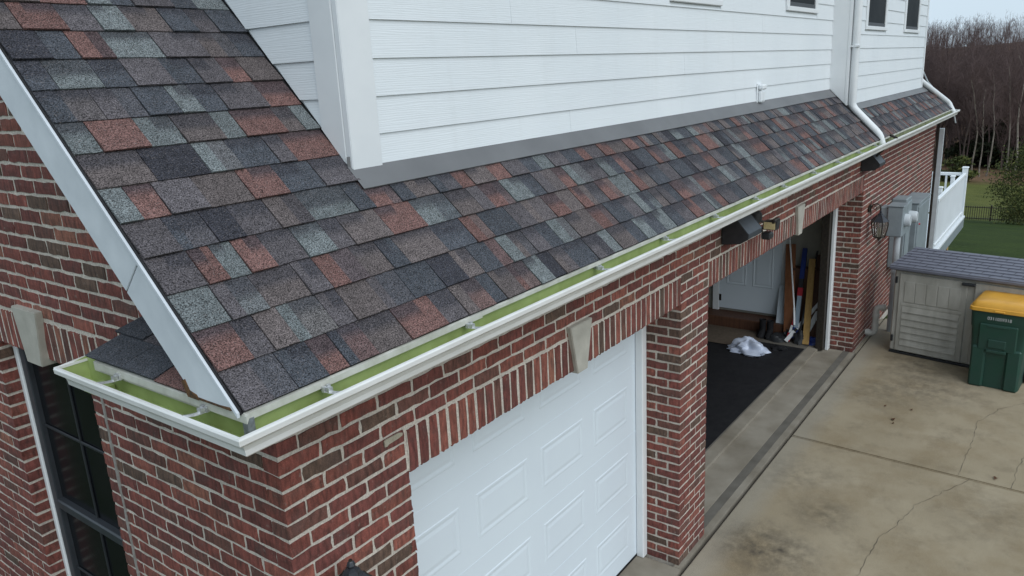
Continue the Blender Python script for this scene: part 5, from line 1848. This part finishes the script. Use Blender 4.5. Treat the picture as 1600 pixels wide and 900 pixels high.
for sp_ in spots:
    x, y = sp_[:2]
    vs, fs = arrs[rw.randrange(5) if x < 190 else 5 + rw.randrange(3)]
    a = rw.uniform(0, 6.28); s_ = rw.uniform(0.62, 0.86) * (1.0 if x < 160 else 1.12)
    if len(sp_) > 2: s_ *= sp_[2] / 0.74
    R2 = np.array([[math.cos(a), -math.sin(a), 0], [math.sin(a), math.cos(a), 0], [0, 0, 1]], dtype=np.float32)
    V.append(vs @ R2.T * s_ + np.array([x, y, land(x, y)], dtype=np.float32)); Fc.append(fs + off); off += len(vs)
V = np.concatenate(V); Fc = np.concatenate(Fc)
me = bpy.data.meshes.new('woodland')
me.vertices.add(len(V)); me.vertices.foreach_set('co', V.ravel())
me.loops.add(len(Fc) * 3); me.loops.foreach_set('vertex_index', Fc.ravel())
me.polygons.add(len(Fc)); me.polygons.foreach_set('loop_start', np.arange(0, len(Fc) * 3, 3, dtype=np.int32))
me.update(); me.materials.append(M['twig'])
o = bpy.data.objects.new('woodland', me); COL.objects.link(o)
tag(o, 'reddish brown leafless wood covering the hillside', 'woodland', kind='stuff')
print('WOOD TRIS', len(Fc))


def leafy(center, rx, ry, h, n, size, seed, pal, cone=0.0):
    """foliage: many small blades clumped through a volume"""
    r = random.Random(seed)
    mb = MB()
    clumps = []
    for _ in range(max(10, n // 60)):
        k = r.random()
        rr = (1 - k * cone) * (0.35 + 0.65 * math.sqrt(r.random()))
        a = r.uniform(0, 6.28)
        prof = math.sin(min(1, 0.12 + k * 0.95) * math.pi) ** 0.55 if not cone else 1
        clumps.append((Vector((math.cos(a) * rr * rx * prof, math.sin(a) * rr * ry * prof, h * (0.04 + 0.94 * k))), r.uniform(0.6, 1.35)))
    for _ in range(n):
        c_, b_ = r.choice(clumps)
        p_ = c_ + Vector((r.gauss(0, 1) * rx * 0.13, r.gauss(0, 1) * ry * 0.13, r.gauss(0, 1) * h * 0.055))
        d = Vector((r.gauss(0, 1), r.gauss(0, 1), r.gauss(0.4, 0.8))).normalized()
        u = d.orthogonal().normalized() * size * 0.35
        t_ = p_ + d * size * r.uniform(0.7, 1.5)
        col = r.choice(pal); g_ = b_ * r.uniform(0.8, 1.2)
        p0 = Vector(center) + p_; t0 = Vector(center) + t_
        mb.add([p0 - u, p0 + u, t0 + u * 0.6, t0 - u * 0.6], [(0, 1, 2, 3)], tuple(x_ * g_ for x_ in col))
    return mb


def evergreen(name, label, cat, x, y, rx, h, n, size, pal, group=None, cone=0.0, seed=1):
    z = land(x, y)
    e = empty(name, (x, y, z), label, cat, group)
    leafy((x, y, z), rx, rx, h, n, size, seed, pal, cone).build('crown', M['needles'], e, recalc=False)
    mb = MB(); mb.tube([(x, y, z - 0.2), (x + 0.05, y, z + h * 0.4), (x, y, z + h * 0.9)], [h * 0.02, h * 0.014, h * 0.004], 7); mb.build('trunk', M['bark'], e)
    return e


OL = [(0.050, 0.062, 0.016), (0.075, 0.085, 0.022), (0.035, 0.045, 0.013), (0.10, 0.10, 0.028)]
DKG = [(0.012, 0.017, 0.008), (0.018, 0.022, 0.010), (0.026, 0.028, 0.012)]
evergreen('evergreen_shrub', 'broad olive green evergreen by the fence at the right edge', 'evergreen', 50, -0.6, 2.5, 5.2, 15000, 0.095, OL, seed=3)
evergreen('evergreen_shrub', 'round olive shrub left of the birches behind the deck', 'evergreen', 97, 9.2, 1.9, 2.6, 1500, 0.30, OL, seed=4)
for i, (x, y, r_, h_) in enumerate(((116, 9.3, 3.2, 5.0), (117, 7.0, 3.4, 5.6), (116, 4.6, 3.2, 5.2), (118, 2.0, 3.4, 4.8))):
    evergreen('conifer', ('dark conifer low in the wood behind the leftmost birches', 'dark conifer in the wood between the two birch groups', 'dark conifer in the wood right of the lone bare tree', 'dark conifer in the wood behind the olive evergreen')[i], 'conifer', x, y, r_, h_, 1500, 0.45, DKG, 'dark conifers in the wood', seed=10 + i)

# dead leaves blown on the concrete
LV = [(7.0, -0.86, 'curled brown leaf near the middle of the far slab'), (7.35, -0.98, 'small dark leaf nearer the shed on the far slab'), (7.32, -0.72, 'small brown leaf left of the middle of the far slab'), (6.15, -1.88, 'brown leaf lying on the cross joint at the right'),
      (6.9, -0.88, 'tiny leaf scrap beside the curled brown leaf')]
for i, (x, y, lab) in enumerate(LV):
    mb = MB(); n = 7
    a0 = rnd.uniform(0, 6)
    rr = 0.028 if i in (0, 3) else 0.017
    pts = [(x + rr * (1 + 0.5 * math.sin(3 * a + i)) * math.cos(a + a0), y + 0.6 * rr * (1 + 0.5 * math.sin(3 * a + i)) * math.sin(a + a0), 0.006 + 0.010 * abs(math.sin(2 * a))) for a in np.linspace(0, 2 * math.pi, 11)[:-1]]
    mb.add([(x, y, 0.004)] + pts, [(0, k + 1, (k + 1) % 10 + 1) for k in range(10)])
    o = one('dead_leaf', lab, 'leaf', mb, M['leaf_dead'], 'dead leaves on the driveway')
    md = o.modifiers.new('thick', 'SOLIDIFY'); md.thickness = 0.001
